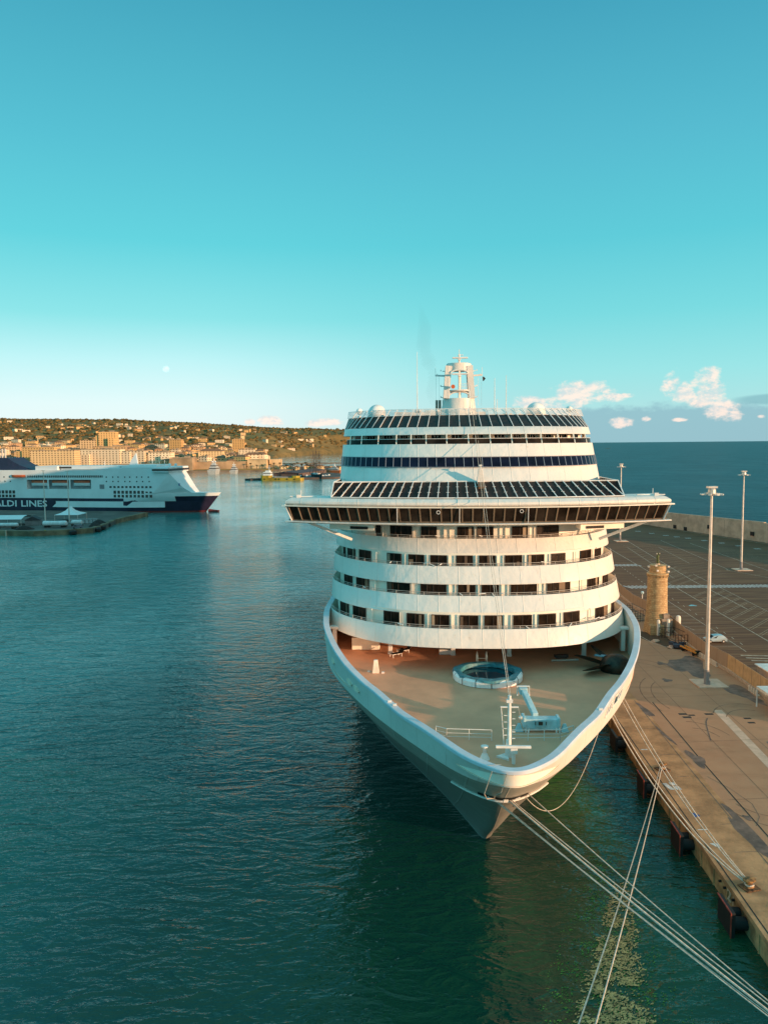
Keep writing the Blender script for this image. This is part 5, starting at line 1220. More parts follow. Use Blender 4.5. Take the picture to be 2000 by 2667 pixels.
# ------------------------------------------------------------------ left pier
pm = mat('pier_concrete', (.12, .105, .09), .9, vs=.08, var=.25); pwm = mat('pier_edge', (.20, .15, .09), .9, vs=.2, var=.3)
pp = [(-460, 358), (-184, 366), (-166, 362), (-150, 368), (-142, 374), (-143, 395), (-146, 417), (-142, 462), (-146, 467), (-163, 476), (-460, 535)]
mb = MB(); mb.prism(pp, -3, 2.0); mb.build('pier', pm, kind='structure')
mb = MB(); inn = [(-460, 361), (-184, 369), (-166, 365), (-151, 370.5), (-144.5, 376), (-145.5, 395), (-148.5, 417), (-144.5, 461)]
for (a, b), (c, d) in zip(zip(pp[:8], pp[1:8]), zip(inn, inn[1:])): mb.face([(a[0]-0, a[1]-.1, 2.45), (b[0], b[1]-.1, 2.45), (d[0], d[1], 2.45), (c[0], c[1], 2.45)]); mb.face([(a[0], a[1]-.15, -1), (b[0], b[1]-.15, -1), (b[0], b[1]-.15, 2.45), (a[0], a[1]-.15, 2.45)])
mb.build('pier_edge', pwm, kind='structure')
for i, x_ in enumerate((-180.3, -161.4, -209, -240)):
    mb = MB(); mb.tube([(0, 0, -1), (0, 0, 2.6)], .45, 8); one('fender_post', mb, mat(('yellow_post', 'pale_post')[0 if i == 1 else 1], ((.5, .38, .05), (.5, .4, .3))[0 if i == 1 else 1], .7), ('pale fender post second from the pier corner', 'yellow fender post on the left pier face', 'pale fender post at the left frame edge of the pier', 'pale fender post on the pier left of the frame')[i], 'post', (x_, 364.4 if x_ > -170 else 365, 0))
for i, (x_, y_) in enumerate(((-143.5, 388), (-142.4, 378.5), (-150, 367), (-145.6, 401))):
    mb = MB(); mb.lathe((0, 0, -.3), [(1.0, 0), (1.7, .3), (1.7, 1.6), (1.0, 2.0)], 14, 1, 1.3); one('tyre_fender', mb, black, ('large black rubber fender on the pier side facing the channel', 'black rubber fender at the pier corner', 'black rubber fender on the near pier face', 'black rubber fender farther along the pier side')[i], 'fender', (x_+.8, y_, .4), 0, 'rubber fenders on the left pier', True)
def marquee(x_, y_, w_, d_, h0, h1, label, rz=0, peak=True):
    o = thing('marquee_tent', label, 'tent', (x_, y_, 2), rz)
    tmx = mat('tent_white', (.72, .75, .75), .6, var=.04)
    mb = MB()
    if peak:
        rws = []
        for s, z_ in ((1, h0), (.6, h0+.9), (.3, h0+(h1-h0)*.5), (.08, h1-.3), (.02, h1)): rws.append([Vector((w_/2*s*a, d_/2*s*b, z_)) for a, b in ((-1, -1), (0, -1), (1, -1), (1, 0), (1, 1), (0, 1), (-1, 1), (-1, 0))])
        mb.loft(rws, True)
    else:
        mb.loft([[Vector((a, -d_/2, h0)), Vector((a, -d_/4, (h0+h1)/2+.4)), Vector((a, 0, h1)), Vector((a, d_/4, (h0+h1)/2+.4)), Vector((a, d_/2, h0))] for a in (-w_/2, w_/2)])
    mb.build('canvas', tmx, o)
    for a in (-1, 1):
        for b in (-1, 1): mb = MB(); mb.tube([(a*w_/2*.96, b*d_/2*.96, 0), (a*w_/2*.96, b*d_/2*.96, h0)], .2, 6); mb.build('pole', lampm, o)
marquee(-171.5, 420, 13, 13, 3.4, 7.6, 'white peaked marquee tent on the left pier'); marquee(-193, 400, 14, 14, 3.2, 4.8, 'long low white canopy on the pier left of the peaked tent', 0, False)
o = thing('open_shed', 'small dark gabled shed between the two white tents', 'shed', (-182, 398, 2), .3)
mb = MB(); mb.prism([(-3.5, -4), (3.5, -4), (3.5, 4), (-3.5, 4)], 0, 2.6); mb.build('wall', mat('shed_grey', (.2, .2, .2), .8), o)
mb = MB(); mb.loft([[Vector((-4, y_, 2.6)), Vector((0, y_, 4.6)), Vector((4, y_, 2.6))] for y_ in (-4.5, 4.5)]); mb.face([(-4, -4.5, 2.6), (4, -4.5, 2.6), (0, -4.5, 4.6)]); mb.build('roof', mat('shed_roof', (.05, .05, .055), .8), o)
def tank(x_, y_, L, r_, label, rz=0):
    o = thing('tanker_trailer', label, 'tanker trailer', (x_, y_, 2), rz)
    mb = MB(); mb.tube([(-L/2, 0, 2), (-L/2+.4, 0, 2), (L/2-.4, 0, 2), (L/2, 0, 2)], [r_*.6, r_, r_, r_*.6], 14); mb.build('tank', mat('tank_white', (.68, .72, .72), .45), o, True)
    mb = MB(); mb.box((0, 0, .9), (L, 1.6, .4)); mb.build('chassis', mat('chassis_brown', (.13, .07, .05), .7), o)
    for a in (-L*.38, -L*.25, L*.3, L*.42): mb = MB(); mb.tube([(a, -1, .5), (a, 1, .5)], .5, 10); mb.build('wheel', black, o)
tank(-164.5, 383, 12, 1.25, 'longer white tanker trailer near the pier corner'); tank(-155.5, 388, 5.5, 1.1, 'short white tanker trailer right of the longer one'); tank(-187, 378, 13, .9, 'low pale tanker trailer at the left end of the pier')
mb = MB()
for k in range(7): mb.box((-6+k*2, 0, 1.0), (1.6, 1.4, 2.0)); 
mb.box((0, 0, 2.1), (14, 1.8, .2)); one('container_row', mb, mat('grey_box', (.4, .42, .42), .7), 'row of small grey cabins behind the tankers on the pier', 'cabins', (-158, 403, 2), .05)
for i, (x_, y_, rx_, ry_, h) in enumerate(((-176, 374, 5, 3, 1.8), (-145.8, 386, 3, 4, 1.9), (-148.6, 399, 4, 4, 2.2))):
    mb = MB(); rws = []
    for s, z_ in ((1, 0), (.8, .35), (.5, .7), (.2, .95), (.02, 1.)): rws.append([Vector((rx_*s*(1+.15*math.sin(3*a+i))*math.cos(a), ry_*s*(1+.1*math.sin(5*a))*math.sin(a), z_*h)) for a in [2*math.pi*k/14 for k in range(14)]])
    mb.loft(rws, True); one('coal_heap', mb, mat('coal', (.03, .026, .024), .9, vs=2, var=.4), ('dark heap of coal left of the tankers', 'dark heap of coal at the pier corner', 'dark heap of coal behind the pier corner')[i], 'heap', (x_, y_, 2))
for i, (x_, y_, c_, l) in enumerate(((-171, 391, (.6, .6, .6), 'white van parked under the lamp pole on the pier'), (-197, 384, (.35, .22, .08), 'ochre van parked beneath the long canopy'), (-189.5, 386, (.6, .58, .5), 'pale van parked beside the gabled shed'), (-150.5, 376, (.15, .17, .2), 'dark van parked at the pier corner by the edge'), (-167, 396, (.2, .22, .24), 'grey van in front of the row of cabins'))):
    o = thing('parked_van', l, 'van', (x_, y_, 2), .1*i); mb = MB(); mb.loft([[Vector((-2.4, s, .4)), Vector((-2.4, s, 1.2)), Vector((-1.5, s*.95, 2.0)), Vector((2.3, s*.95, 2.1)), Vector((2.4, s, .4))] for s in (-.95, .95)]); 
    for s in (-.95, .95): mb.face([(-2.4, s, .4), (-2.4, s, 1.2), (-1.5, s*.95, 2.0), (2.3, s*.95, 2.1), (2.4, s, .4)])
    mb.build('body', mat('van%d' % i, c_, .4), o)
    mb = MB(); mb.box((-1.0, 0, 1.55), (1.2, 1.95, .5)); mb.build('window', fwin, o)
    for a in (-1.5, 1.5): mb = MB(); mb.tube([(a, -.98, .4), (a, .98, .4)], .4, 10); mb.build('wheel', black, o)
def small_lamp(x_, y_, h, label):
    o = thing('lamp_pole', label, 'lamp pole', (x_, y_, 2), 0, 'slender lamp poles on the left pier')
    mb = MB(); mb.tube([(0, 0, 0), (0, 0, h)], [.35, .2], 8); mb.build('pole', lampm, o)
    mb = MB(); mb.box((0, 0, h+.2), (2.2, .5, .35)); mb.build('lamp_head', lampm, o)
small_lamp(-171.4, 388, 28, 'taller slender lamp pole on the pier, left of the peaked tent'); small_lamp(-167.5, 408, 27, 'slender lamp pole rising behind the peaked tent')

# ------------------------------------------------------------------ land: hills, coast
XM = itab(([1200, 1330, 1400, 2000, 2700, 3300, 3900, 4200, 5200, 9000], [-182, -180, -200, -285, -372, -300, -150, 400, 1500, 3000]))
def ridge(X): return max(4, 113-.047*X) if X < 0 else max(4, 113-X*.085)
def terr(X, Y):
    yc = 1262 + (max(0, -X-420)*.15)
    if Y < yc: return -6
    inside = (XM(Y)-X)
    if inside < -40: return -6
    q = max(0, min(1, (Y-yc-40)/(4500-yc)))
    h = ridge(X)*(q**1.05)
    nn = mnoise.fractal(Vector((X*.0016, Y*.0016, 3)), 1.0, 2.0, 5)
    h += nn*38*min(1, q*1.6)*(.35+.65*(1-abs(2*q-1)))
    h += 7*math.sin(X*.004+1)*q*min(1, max(0, q))
    if Y > 4500: h -= (Y-4500)*.03
    return max(-6, 3+h*max(0, min(1, (inside+20)/180))-(0 if inside > 0 else 9))
land = bpy.data.materials.new('hillside'); land.use_nodes = True; t = NT(land.node_tree); b = t.n['Principled BSDF']
tc = t.new('ShaderNodeTexCoord').outputs['Object']
n1 = t.noise(t.mapv(tc, (1, .5, 1)), .004, 6, .6); n2 = t.noise(t.mapv(tc, (1, .35, 1)), .03, 6, .65)
c = t.mix(t.ss(n1, .4, .6), (.20, .13, .048), (.30, .19, .07)); c = t.mix(t.ss(n2, .45, .62, 0., .8), c, (.13, .10, .042)); t.put(b.inputs['Base Color'], c); b.inputs['Roughness'].default_value = .95; b.inputs['Specular IOR Level'].default_value = .1
mb = MB(); NX, NY = 190, 90
ys = [1255+(5600-1255)*(k/NY)**1.6 for k in range(NY+1)]; rws = []
for y_ in ys:
    x0, x1 = -.62*y_-250, max(-100, min(.33*y_, XM(y_)+80)); rws.append([Vector((x0+(x1-x0)*i/NX, y_, terr(x0+(x1-x0)*i/NX, y_))) for i in range(NX+1)])
mb.loft(rws); mb.build('hills', land, kind='structure', smooth=True)
# wooded clumps over the hills
def ico(mb, c, r_, rz_):
    v = [(0, 0, 1), (.89, 0, .45), (.28, .85, .45), (-.72, .53, .45), (-.72, -.53, .45), (.28, -.85, .45), (.7, .5, -.3), (-.27, .83, -.3), (-.87, 0, -.3), (-.27, -.83, -.3), (.7, -.5, -.3)]
    i = len(mb.v); sx, sy, sz = r_*wr.uniform(.8, 1.3), r_*wr.uniform(.8, 1.3), rz_*wr.uniform(.8, 1.2)
    mb.v += [(c[0]+a*sx*wr.uniform(.8, 1.15), c[1]+b_*sy, c[2]+d*sz*wr.uniform(.8, 1.15)) for a, b_, d in v]
    for f in ((0, 1, 2), (0, 2, 3), (0, 3, 4), (0, 4, 5), (0, 5, 1), (1, 6, 2), (2, 6, 7), (2, 7, 3), (3, 7, 8), (3, 8, 4), (4, 8, 9), (4, 9, 5), (5, 9, 10), (5, 10, 1), (1, 10, 6)): mb.f.append([i+k for k in f])
mb = MB(); cnt = 0
while cnt < 3400:
    y_ = 1320+(4600-1320)*wr.random()**.8; x_ = wr.uniform(-.56*y_-60, min(.32*y_, XM(y_)-30))
    h = terr(x_, y_)
    if h < 6 or (y_ < 2100 and wr.random() < .8): continue
    f = mnoise.noise(Vector((x_*.006, y_*.004, 5)))
    if f < .0 and wr.random() < .8: continue
    cnt += 1; r_ = wr.uniform(2.8, 7)*(1+y_/6000); ico(mb, (x_, y_, h+r_*.25), r_, r_*.7)
for k in range(700):
    x_ = -2600+wr.random()*3300; h = terr(x_, 4480); ico(mb, (x_, 4480, h+2), wr.uniform(6, 14), wr.uniform(3, 8))
o = mb.build('woodland', mat('woodland', (.17, .115, .045), .95, spec=.1, vs=.02, var=.3), kind='stuff'); tag(o, 'scattered dark trees and scrub covering the hills behind the town', 'woodland')

# town buildings
def facade(name, base, sx=5.2, sz=3.7, wc=(.07, .045, .03), fx=(.3, .66), fz=(.3, .74), amt=1.):
    m = bpy.data.materials.new(name); m.use_nodes = True; t = NT(m.node_tree); b = t.n['Principled BSDF']
    tc = t.new('ShaderNodeTexCoord').outputs['Object']; x, y, z = t.sep(tc); u = t.M('ADD', x, y)
    def win(v, s, a, b_):
        f = t.M('FRACT', t.M('DIVIDE', v, s)); return t.M('MULTIPLY', t.M('GREATER_THAN', f, a), t.M('LESS_THAN', f, b_))
    k = t.M('MULTIPLY', win(u, sx, *fx), win(z, sz, *fz))
    nr = t.sep(t.new('ShaderNodeNewGeometry').outputs['Normal'])[2]
    k = t.M('MULTIPLY', k, t.M('LESS_THAN', nr, .5)); k = t.M('MULTIPLY', k, amt)
    rn = t.new('ShaderNodeObjectInfo').outputs['Random']
    c = t.mix(rn, tuple(v*.75 for v in base), tuple(min(1, v*1.15) for v in base)); n_ = t.noise(tc, .12, 4, .6); c = t.mix(t.ss(n_, .4, .8, 0., .3), c, tuple(v*.6 for v in base))
    c = t.mix(k, c, wc); t.put(b.inputs['Base Color'], c); b.inputs['Roughness'].default_value = .9; b.inputs['Specular IOR Level'].default_value = .15
    return m
FM = [facade('plaster_cream', (.78, .55, .30)), facade('plaster_ochre', (.74, .46, .20)), facade('plaster_white', (.85, .68, .48), 6.0, 3.9), facade('plaster_pink', (.68, .40, .22), 4.6), facade('plaster_tan', (.64, .44, .25), 5.8, 3.8, fx=(.2, .7))]
roofm = mat('roof_tiles', (.26, .13, .07), .9, vs=.3, var=.25); flatroof = mat('flat_roof', (.34, .26, .18), .9, vs=.2, var=.2)
def building(x_, y_, z_, w_, d_, h, rz, fm_, label, cat='building', group=None, hip=False, name='town_building', extra=True):
    o = thing(name, label, cat, (x_, y_, z_), rz, group)
    mb = MB(); mb.box((0, 0, h/2-2), (w_, d_, h+4))
    if extra and name == 'town_building' and wr.random() < .6: sg = wr.choice((-1, 1)); mb.box((sg*w_*.3, -d_*.55, h*.33-2), (w_*.38, d_*.5, h*.66+4)); mb.box((-sg*w_*.52, 0, h*.4-2), (w_*.35, d_*.8, h*.8+4))
    wl = mb.build('wall', fm_, o)
    mb = MB()
    if hip:
        a, b_ = w_/2+.5, d_/2+.5; e = min(a, b_)*.95; rh = min(a, b_)*.45; r1 = max(a-e, .01); r2 = max(b_-e, .01)
        mb.v += [(-a, -b_, h), (a, -b_, h), (a, b_, h), (-a, b_, h), (-r1, -r2, h+rh), (r1, -r2, h+rh), (r1, r2, h+rh), (-r1, r2, h+rh)]
        mb.f += [[0, 1, 5, 4], [1, 2, 6, 5], [2, 3, 7, 6], [3, 0, 4, 7], [4, 5, 6, 7]]
        mb.build('roof', roofm, o)
    else:
        mb.box((0, 0, h+.35), (w_+.8, d_+.8, .7))
        if extra and w_ > 12:
            mb.box((w_*.2, 0, h+1.8), (w_*.25, d_*.4, 2.6)); mb.box((-w_*.3, 0, h+1.3), (w_*.1, d_*.3, 1.8))
        mb.build('roof', flatroof, o)
    return o
SP = [
 (-560, 1318, 75, 26, 36, 0, 'large cream eight storey apartment block directly behind the ferry funnel', 0, False),
 (-505, 1370, 88, 22, 25, 12, 'long cream block with square windows behind the ferry midships', 2, False),
 (-620, 1400, 60, 24, 34, 8, 'tall cream block at the left frame edge behind the navy funnel', 1, False),
 (-568, 1600, 34, 26, 38, 34, 'tall ochre tower block, the highest in the town', 1, False),
 (-437, 1370, 33, 22, 23, 11, 'cream six storey block right of the tower block', 2, False),
 (-395, 1375, 40, 22, 19, 12, 'white terraced block stepping down right of the cream blocks', 2, False),
 (-455, 1700, 26, 20, 26, 30, 'slim ochre high-rise on the slope right of the tower block', 1, False),
 (-640, 1700, 44, 30, 22, 34, 'wide tan building on the slope at far left', 4, False),
 (-530, 1500, 60, 20, 20, 22, 'low wide tan block below the ochre tower block', 4, False),
 (-316, 1420, 44, 22, 22, 10, 'cream palace like building above the fortress wall', 0, True),
 (-345, 1330, 36, 18, 16, 6, 'ochre building with flat roof behind the fortress left part', 1, False),
 (-265, 1500, 30, 18, 22, 12, 'cream block rising behind the fortress bastion', 2, False),
 (-243, 1430, 40, 14, 12, 7, 'long low cream hall behind the lit bastion', 0, True),
 (-330, 1760, 26, 18, 30, 26, 'slim ochre tower on the slope above the fortress', 1, False)]
for x_, y_, w_, d_, h, z_, l, k, hip in SP: building(x_, y_, z_, w_, d_, h, wr.uniform(-.12, .12), FM[k], l, 'apartment block', None, hip)
# domed church at the left
o = building(-650, 1500, 20, 18, 18, 20, 0, FM[2], 'pale domed church tower at far left above the funnel', 'church', None, False, 'church', False)
mb = MB(); mb.ball((0, 0, 21), 7, 10, 1.1); mb.tube([(0, 0, 26), (0, 0, 32)], 1, 6); mb.build('dome', FM[2], o, True)
USED = {}
CN = {0: 'cream', 1: 'ochre', 2: 'whitish', 3: 'pinkish', 4: 'tan'}
def where(x_, y_):
    q = x_/y_
    a = 'above the ferry funnel' if q < -.40 else 'above the ferry midships' if q < -.33 else 'above the ferry bridge' if q < -.27 else 'above the open channel' if q < -.215 else 'above the fortress' if q < -.15 else 'above the bay' if q < -.10 else 'by the cruise ship edge'
    return a
def wlab(base, x_, y_):
    l = base+' '+where(x_, y_); return l
taken = [(s[0], s[1], s[2]/2+8) for s in SP]
cnt = 0; tries = 0
while cnt < 290 and tries < 60000:
    tries += 1
    y_ = 1330+wr.random()**1.2*950; x_ = wr.uniform(-.52*y_, min(XM(y_)-25, -180))
    if any(abs(x_-a)*1.0 < r_ and abs(y_-b_) < r_*.9 for a, b_, r_ in taken): continue
    z_ = terr(x_, y_)
    if z_ < 2: continue
    dens = 1 if y_ < 1800 else .5
    if wr.random() > dens: continue
    w_ = wr.uniform(14, 34); d_ = wr.uniform(12, 20); h = wr.choice((9, 12, 13, 16, 19, 22)) if y_ < 1900 else wr.choice((7, 9, 12, 15))
    taken.append((x_, y_, w_/2+4)); hip = wr.random() < .4
    ci = wr.randrange(5); row = 'front row' if y_ < 1480 else 'second row' if y_ < 1650 else 'middle row' if y_ < 1850 else 'upper row' if y_ < 2050 else 'topmost row'
    sz_ = 'wide' if w_ > 27 else 'narrow' if w_ < 19 else 'mid sized'
    lb_ = wlab('%s %s %d storey building with %s, %s' % (sz_, CN[ci], max(2, round(h/3.2)), 'tiled roof' if hip else 'flat roof', row), x_, y_)
    if lb_ in USED: taken.pop(); continue
    USED[lb_] = 1; building(x_, y_, z_, w_, d_, h, wr.uniform(-.5, .5), FM[ci], lb_, 'building', 'town buildings', hip); cnt += 1
cnt = 0
while cnt < 170:
    y_ = 2100+wr.random()*2000; x_ = wr.uniform(-.5*y_, min(XM(y_)-30, .0)); z_ = terr(x_, y_)
    if z_ < 4: continue
    w_ = wr.uniform(12, 32)
    ci = wr.choice((0, 2, 2, 1)); hp = wr.random() < .5; lv = 'low' if y_ < 2500 else 'midway' if y_ < 3000 else 'high' if y_ < 3500 else 'near the crest'
    hs = wr.uniform(6, 11); lb_ = wlab('%s %s house, %s, %s on hill' % (('squat ' if hs < 8.5 else 'tall ')+('long' if w_ > 24 else 'small' if w_ < 17 else 'broad'), CN[ci], 'tiled roof' if hp else 'flat roof', lv), x_, y_)
    if lb_ in USED: continue
    USED[lb_] = 1; cnt += 1; building(x_, y_, z_, w_, 12, hs, wr.uniform(-.6, .6), FM[ci], lb_, 'house', 'houses scattered on the hillside', hp, 'hillside_house', False)
# fortress
st2 = mat('fort_stone', (.62, .43, .24), .9, vs=.06, var=.2, bump=.3, bs=.5)
fort = thing('fortress', 'long low stone fortress wall with a lit square bastion on the waterfront', 'fortress', (0, 0, 0))
def batt(pts, z0, z1, bt, name, m_=st2):
    mb = MB(); c = Vector((sum(p[0] for p in pts)/len(pts), sum(p[1] for p in pts)/len(pts), 0))
    lo_ = [Vector((p[0], p[1], z0)) for p in pts]; hi_ = [Vector((c.x+(p[0]-c.x)*bt, c.y+(p[1]-c.y)*bt, z1)) for p in pts]; mid = [a+(b_-a)*.93 for a, b_ in zip(lo_, hi_)]
    lip = [Vector((c.x+(p.x-c.x)*1.015, c.y+(p.y-c.y)*1.015, z1-1)) for p in hi_]; lip2 = [Vector((p.x, p.y, z1)) for p in lip]
    mb.loft([lo_, mid, lip, lip2], True); mb.face(lip2); return mb.build(name, m_, fort)
batt([(-231, 1300), (-196, 1298), (-196, 1340), (-231, 1340)], 0, 18.5, .94, 'bastion'); batt([(-195, 1312), (-177, 1312), (-177, 1350), (-195, 1350)], 0, 18.2, .94, 'bastion')
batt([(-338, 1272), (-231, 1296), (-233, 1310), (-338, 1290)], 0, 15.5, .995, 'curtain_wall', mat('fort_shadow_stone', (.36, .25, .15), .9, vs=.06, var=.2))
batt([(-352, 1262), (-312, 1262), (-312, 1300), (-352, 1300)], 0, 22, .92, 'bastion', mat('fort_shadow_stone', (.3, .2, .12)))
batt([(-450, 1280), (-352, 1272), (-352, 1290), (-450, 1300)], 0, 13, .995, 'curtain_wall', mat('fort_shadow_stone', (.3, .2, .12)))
# quay in front of the town and low jetties
tq = mat('town_quay', (.16, .12, .085), .9, vs=.05, var=.25)
mb = MB(); mb.prism([(-700, 1210), (-330, 1222), (-200, 1262), (-150, 1290), (-172, 1345), (-800, 1330)], -2, 1.8); mb.build('town_quay', tq, kind='structure')
mb = MB(); mb.prism([(-176, 1300), (40, 1255), (45, 1275), (-176, 1345)], -2, 2.2); mb.build('breakwater', tq, kind='structure')
mb = MB(); mb.prism([(-200, 1700), (-60, 1740), (-60, 1752), (-220, 1712)], -2, 1.6); mb.build('breakwater', tq, kind='structure')
mb = MB(); mb.prism([(-176, 1345), (60, 1520), (60, 1530), (-186, 1362)], -2, 3.0); mb.build('breakwater', mat('rock_dark', (.06, .05, .045), .9), kind='structure')
mb = MB(); mb.prism([(-168, 932), (-160, 924), (-60, 955), (-30, 1000), (-95, 1150), (-130, 1250), (-140, 1250), (-118, 1120), (-120, 1000)], -2, 1.9); mb.build('jetty', mat('jetty_brown', (.10, .075, .065), .9, vs=.05, var=.25), kind='structure')
o = thing('pier_shed', 'long low dark roofed shed on the harbour jetty', 'shed', (-112, 1050, 1.9), -.2)
mb = MB(); mb.box((0, 0, 2), (34, 130, 4)); mb.build('wall', mat('shed_wall', (.14, .1, .09), .9), o); mb = MB(); mb.loft([[Vector((-18, y_, 4)), Vector((0, y_, 6.5)), Vector((18, y_, 4))] for y_ in (-67, 67)]); mb.face([(-18, -67, 4), (18, -67, 4), (0, -67, 6.5)]); mb.build('roof', mat('shed_roof_brown', (.085, .055, .06), .8), o)
for i in range(14):
    x_, y_ = -112+i*3.1, wr.uniform(955, 1010); o = thing('parked_car', 'tiny parked car on the harbour jetty, %s from the left' % ORD[i], 'car', (x_, y_, 1.9), wr.uniform(0, 3), 'tiny cars parked on the jetty')
    mb = MB(); mb.box((0, 0, .6), (4.2, 1.7, .8)); mb.box((.2, 0, 1.25), (2.3, 1.5, .6), taper=.8); mb.build('body', wr.choice((fw, fw, glass)), o)
# yellow work ship
o = thing('work_ship', 'yellow hulled flat work ship moored at the harbour jetty', 'ship', (-121, 919, 0), -.18)
ym = mat('ship_yellow', (.36, .25, .02), .6, vs=.1, var=.2); mb = MB()
for z0_, z1_, a0, a1 in ((-1, 3.2, -26, 26), (3.2, 6, -26, -13), (3.2, 5.5, 12, 21)):
    P_ = [(a0, -2), (a0+3, -6), (a1-2, -6), (a1, -3), (a1, 3), (a1-2, 6), (a0+3, 6), (a0, 2)]; mb.prism(P_, z0_, z1_)
mb.build('hull', ym, o)
mb = MB(); mb.box((-18, 0, 8), (9, 8, 4)); mb.box((-17.5, 0, 10.8), (5, 6, 2)); mb.build('wheelhouse', fw, o); mb = MB(); mb.box((-17.5, 0, 8.6), (9.2, 8.2, .9)); mb.build('window', fwin, o)
mb = MB(); mb.tube([(-16, 0, 11), (-16, 0, 18)], .3, 6); mb.bar((-18, 0, 15), (-14, 0, 15), .3); mb.build('mast', fw, o)
mb = MB(); mb.box((0, 0, 3.8), (16, 8, 1.2)); mb.build('cargo', mat('cargo_grey', (.3, .28, .26), .8), o)
for a in (-20, -6, -2, 8, 17): mb = MB(); mb.tube([(a, -6.1, 1.8), (a, -6.5, 1.8)], .8, 10); mb.build('tyre', black, o)
# tall ship
o = thing('tall_ship', 'dark square rigged sailing ship with bare masts in the harbour', 'sailing ship', (-84.5, 968, 0), -1.2)
mb = MB(); rws = []
for k in range(11):
    q = -1+k/5; hw_ = 4.2*(1-abs(q)**2.6)+.2; sh_ = 1.5*q*q
    rws.append([Vector((q*24, -hw_, 5+sh_)), Vector((q*22, -hw_*.7, 1)), Vector((q*21, 0, -1)), Vector((q*22, hw_*.7, 1)), Vector((q*24, hw_, 5+sh_))])
mb.loft(rws); mb.loft([[r_[0], r_[4]] for r_ in rws]); mb.build('hull', mat('tall_ship_hull', (.035, .045, .05), .6), o, True)
mb = MB(); mb.box((0, 0, 5.8), (22, 4, 2)); mb.build('deck_house', fw, o)
for i, (a, h) in enumerate(((-13, 34), (0, 38), (13, 34))):
    mb = MB(); mb.tube([(a, 0, 4), (a, 0, h)], [.45, .2], 6)
    for z_, w_ in ((h*.45, 11), (h*.6, 9.5), (h*.75, 8), (h*.88, 6)): mb.bar((a, -w_, z_), (a, w_, z_), .35)
    for s in (-1, 1):
        for z_ in (h*.55, h*.95): mb.tube([(a, 0, z_), (a-3, s*4, 5)], .12, 4); mb.tube([(a, 0, z_), (a-6, s*4, 5)], .1, 4)
    mb.build('mast', mat('mast_dark', (.07, .055, .045), .7), o)
mb = MB(); mb.tube([(24, 0, 6), (34, 0, 11)], .35, 5); mb.tube([(34, 0, 11), (13, 0, 34)], .1, 4); mb.tube([(-13, 0, 34), (0, 0, 20)], .1, 4); mb.build('bowsprit', mat('mast_dark', (.07, .055, .045)), o)
# yachts, tug
yw = mat('yacht_white_shaded', (.42, .44, .44), .5)  # white darkened to carry the shade the yachts lie in
def yacht(x_, y_, s, label, m_=None, rz=0):
    o = thing('motor_yacht', label, 'yacht', (x_, y_, 0), rz, None); m_ = m_ or yw
    mb = MB(); rws = []
    for k in range(9):
        q = -1+k/4; hw_ = 4*(1-max(0, q)**2.2)*.98+.1; rws.append([Vector((hw_, q*15, 4+max(0, q)*1.2)), Vector((hw_*.75, q*14, -.5)), Vector((-hw_*.75, q*14, -.5)), Vector((-hw_, q*15, 4+max(0, q)*1.2))])
    mb.loft([[p*s for p in r_] for r_ in rws]); mb.loft([[r_[0]*s, r_[3]*s] for r_ in rws]); mb.face([p*s for p in rws[0]]); mb.build('hull', m_, o)
    mb = MB(); mb.box((0, -2*s, 5.2*s), (6.6*s, 18*s, 2.6*s), taper=.9); mb.box((0, -3*s, 7.6*s), (5.4*s, 11*s, 2.2*s), taper=.85); mb.box((0, -4*s, 9.5*s), (3.6*s, 4*s, 1.6*s), taper=.8); mb.build('superstructure', yw, o)
    mb = MB(); mb.box((0, -2*s, 5.4*s), (6.7*s, 17.6*s, .9*s)); mb.box((0, -3*s, 7.8*s), (5.3*s, 10.9*s, .8*s)); mb.build('window', fwin, o)
    mb = MB(); mb.tube([(0, -4*s, 10*s), (0, -4*s, 14.5*s)], .3*s, 6); mb.ball((1.4*s, -4*s, 11.5*s), .8*s, 6); mb.ball((-1.4*s, -4*s, 11.5*s), .8*s, 6); mb.build('mast', fw, o)
yacht(-251, 1148, 1.6, 'larger white motor yacht moored stern to before the fortress'); yacht(-225, 1165, 1.15, 'smaller white motor yacht moored before the fortress')
yacht(-77, 1161, .95, 'small orange hulled tug boat near the dark breakwater', mat('tug_orange', (.45, .12, .04), .6), 1.2)
# palms and quay trees by the fortress
pf = mat('palm_green', (.05, .05, .018), .9)
for i in range(22):
    px_ = -172+(i-5)*4.1
    if i < 5: x_, y_ = (-222, -212, -203, -190, -183)[i], 1288
    else: x_ = px_; y_ = 1272+wr.uniform(0, 45)-(x_+172)*.15
    h = wr.uniform(6, 11); o = thing('palm_tree', ('%s palm from the left before the lit bastion wall' % ORD[i] if i < 5 else '%s palm from the bastion along the low promenade' % ORD[i-5]), 'palm tree', (x_, y_, 1.8), wr.uniform(0, 6), 'palms before the bastion' if i < 5 else 'palms along the promenade')
    mb = MB(); mb.tube([(0, 0, 0), (.2, 0, h)], [.45, .3], 6); mb.build('trunk', mat('bark', (.09, .06, .035), .9), o)
    mb = MB()
    for k in range(14):
        a = k*.45+wr.random(); r_ = wr.uniform(2.4, 3.6); u_ = Vector((math.cos(a), math.sin(a), 0)); n_ = Vector((-u_.y, u_.x, 0)); zt_ = wr.uniform(-.5, 1.6)
        c = Vector((.2, 0, h)); m1 = c+u_*r_*.55+Vector((0, 0, zt_)); e_ = c+u_*r_+Vector((0, 0, zt_-1.6)); mb.face([c-n_*.15, m1-n_*.6, e_, m1+n_*.6, c+n_*.15])
    mb.build('crown', pf, o)
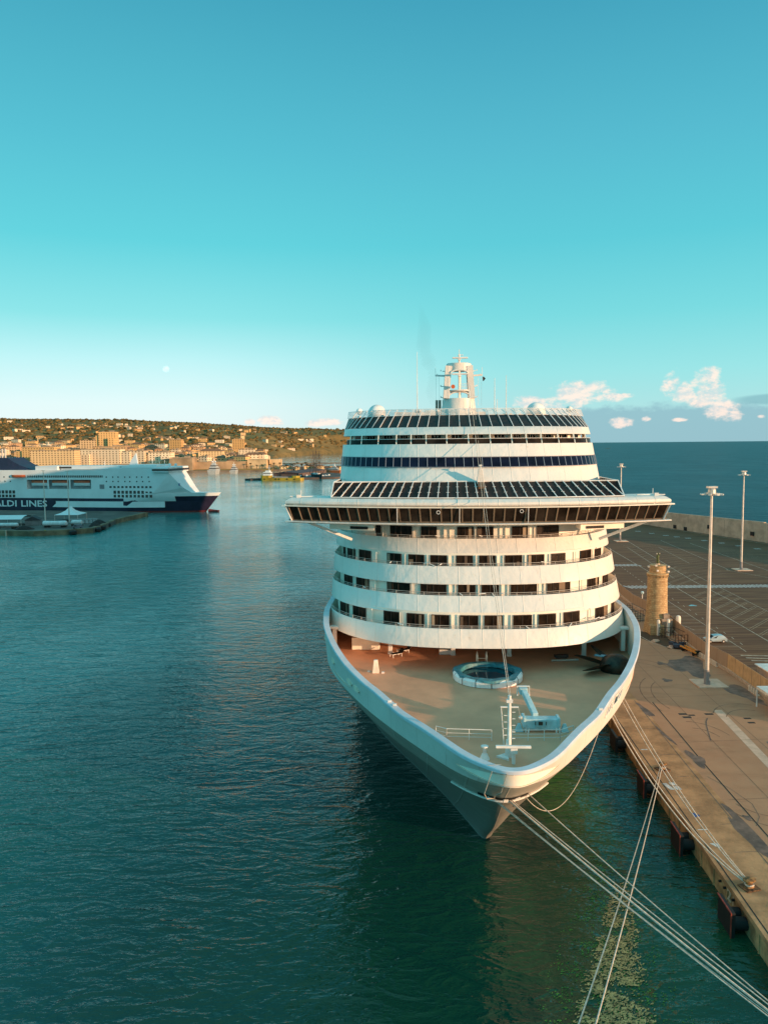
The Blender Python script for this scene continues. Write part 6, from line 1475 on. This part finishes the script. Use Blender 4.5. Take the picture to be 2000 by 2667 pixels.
for i in range(10):
    x_, y_ = -165+i*20, 0; y_ = 1290-(x_+150)*.17+wr.uniform(0, 10); w_ = wr.uniform(8, 22)
    building(x_, y_, 2.2, w_, 7, wr.uniform(3, 5), .2, FM[wr.choice((0, 2, 1))], 'low sunlit hut, %s from the left on the narrow promenade' % ORD[i], 'hut', 'low huts along the promenade', wr.random() < .5, 'quay_hut', False)
# moon
mm = bpy.data.materials.new('moon_surface'); mm.use_nodes = True; t = NT(mm.node_tree); t.n.remove(t.n['Principled BSDF'])   # daytime air in front: sky light adds to the moon's own
df = t.new('ShaderNodeBsdfDiffuse'); n_ = t.noise(t.new('ShaderNodeTexCoord').outputs['Object'], 1.4, 4); t.put(df.inputs['Color'], t.mix(t.ss(n_, .4, .6), (.05, .06, .075), (.10, .105, .11)))
tr_ = t.new('ShaderNodeBsdfTransparent'); ad = t.new('ShaderNodeAddShader'); t.l.new(df.outputs[0], ad.inputs[0]); t.l.new(tr_.outputs[0], ad.inputs[1]); t.l.new(ad.outputs[0], t.n['Material Output'].inputs['Surface'])
mb = MB(); mb.ball((0, 0, 0), 1, 16); o = one('moon', mb, mm, 'pale nearly full moon low in the sky above the town hills', 'moon', smooth=True)
d = F+Rt*((433-1000)/2003)-Up*((961-1333.5)/2003); o.location = Vector((0, 0, 42))+d*60000; o.scale = (8.3/2003*60000,)*3

# faint funnel smoke drifting up behind the mast
sm_ = bpy.data.materials.new('smoke'); sm_.use_nodes = True; t = NT(sm_.node_tree); t.n.remove(t.n['Principled BSDF'])
vp = t.new('ShaderNodeVolumePrincipled'); vp.inputs['Color'].default_value = (.10, .16, .2, 1); vp.inputs['Density'].default_value = .013; vp.inputs['Anisotropy'].default_value = 0
t.l.new(vp.outputs[0], t.n['Material Output'].inputs['Volume'])
mb = MB(); mb.tube([(0, 0, 0), (-1.5, 0, 6), (.2, 0, 12), (-2.2, 0, 19), (-4.5, 0, 26), (-3.8, 0, 34), (-6, 0, 44)], [1.2, 2.2, 2.8, 3.6, 3.4, 3.0, .5], 14)
mb.f = [f[::-1] for f in mb.f]
o = mb.build('smoke', sm_, kind='stuff', smooth=True); o.location = (22, 336, 58); tag(o, 'faint grey wisp of funnel smoke left of the ship mast', 'smoke')

import bmesh
bm_ = bmesh.new(); bm_.from_mesh(o.data); bmesh.ops.recalc_face_normals(bm_, faces=bm_.faces); bm_.to_mesh(o.data); bm_.free()
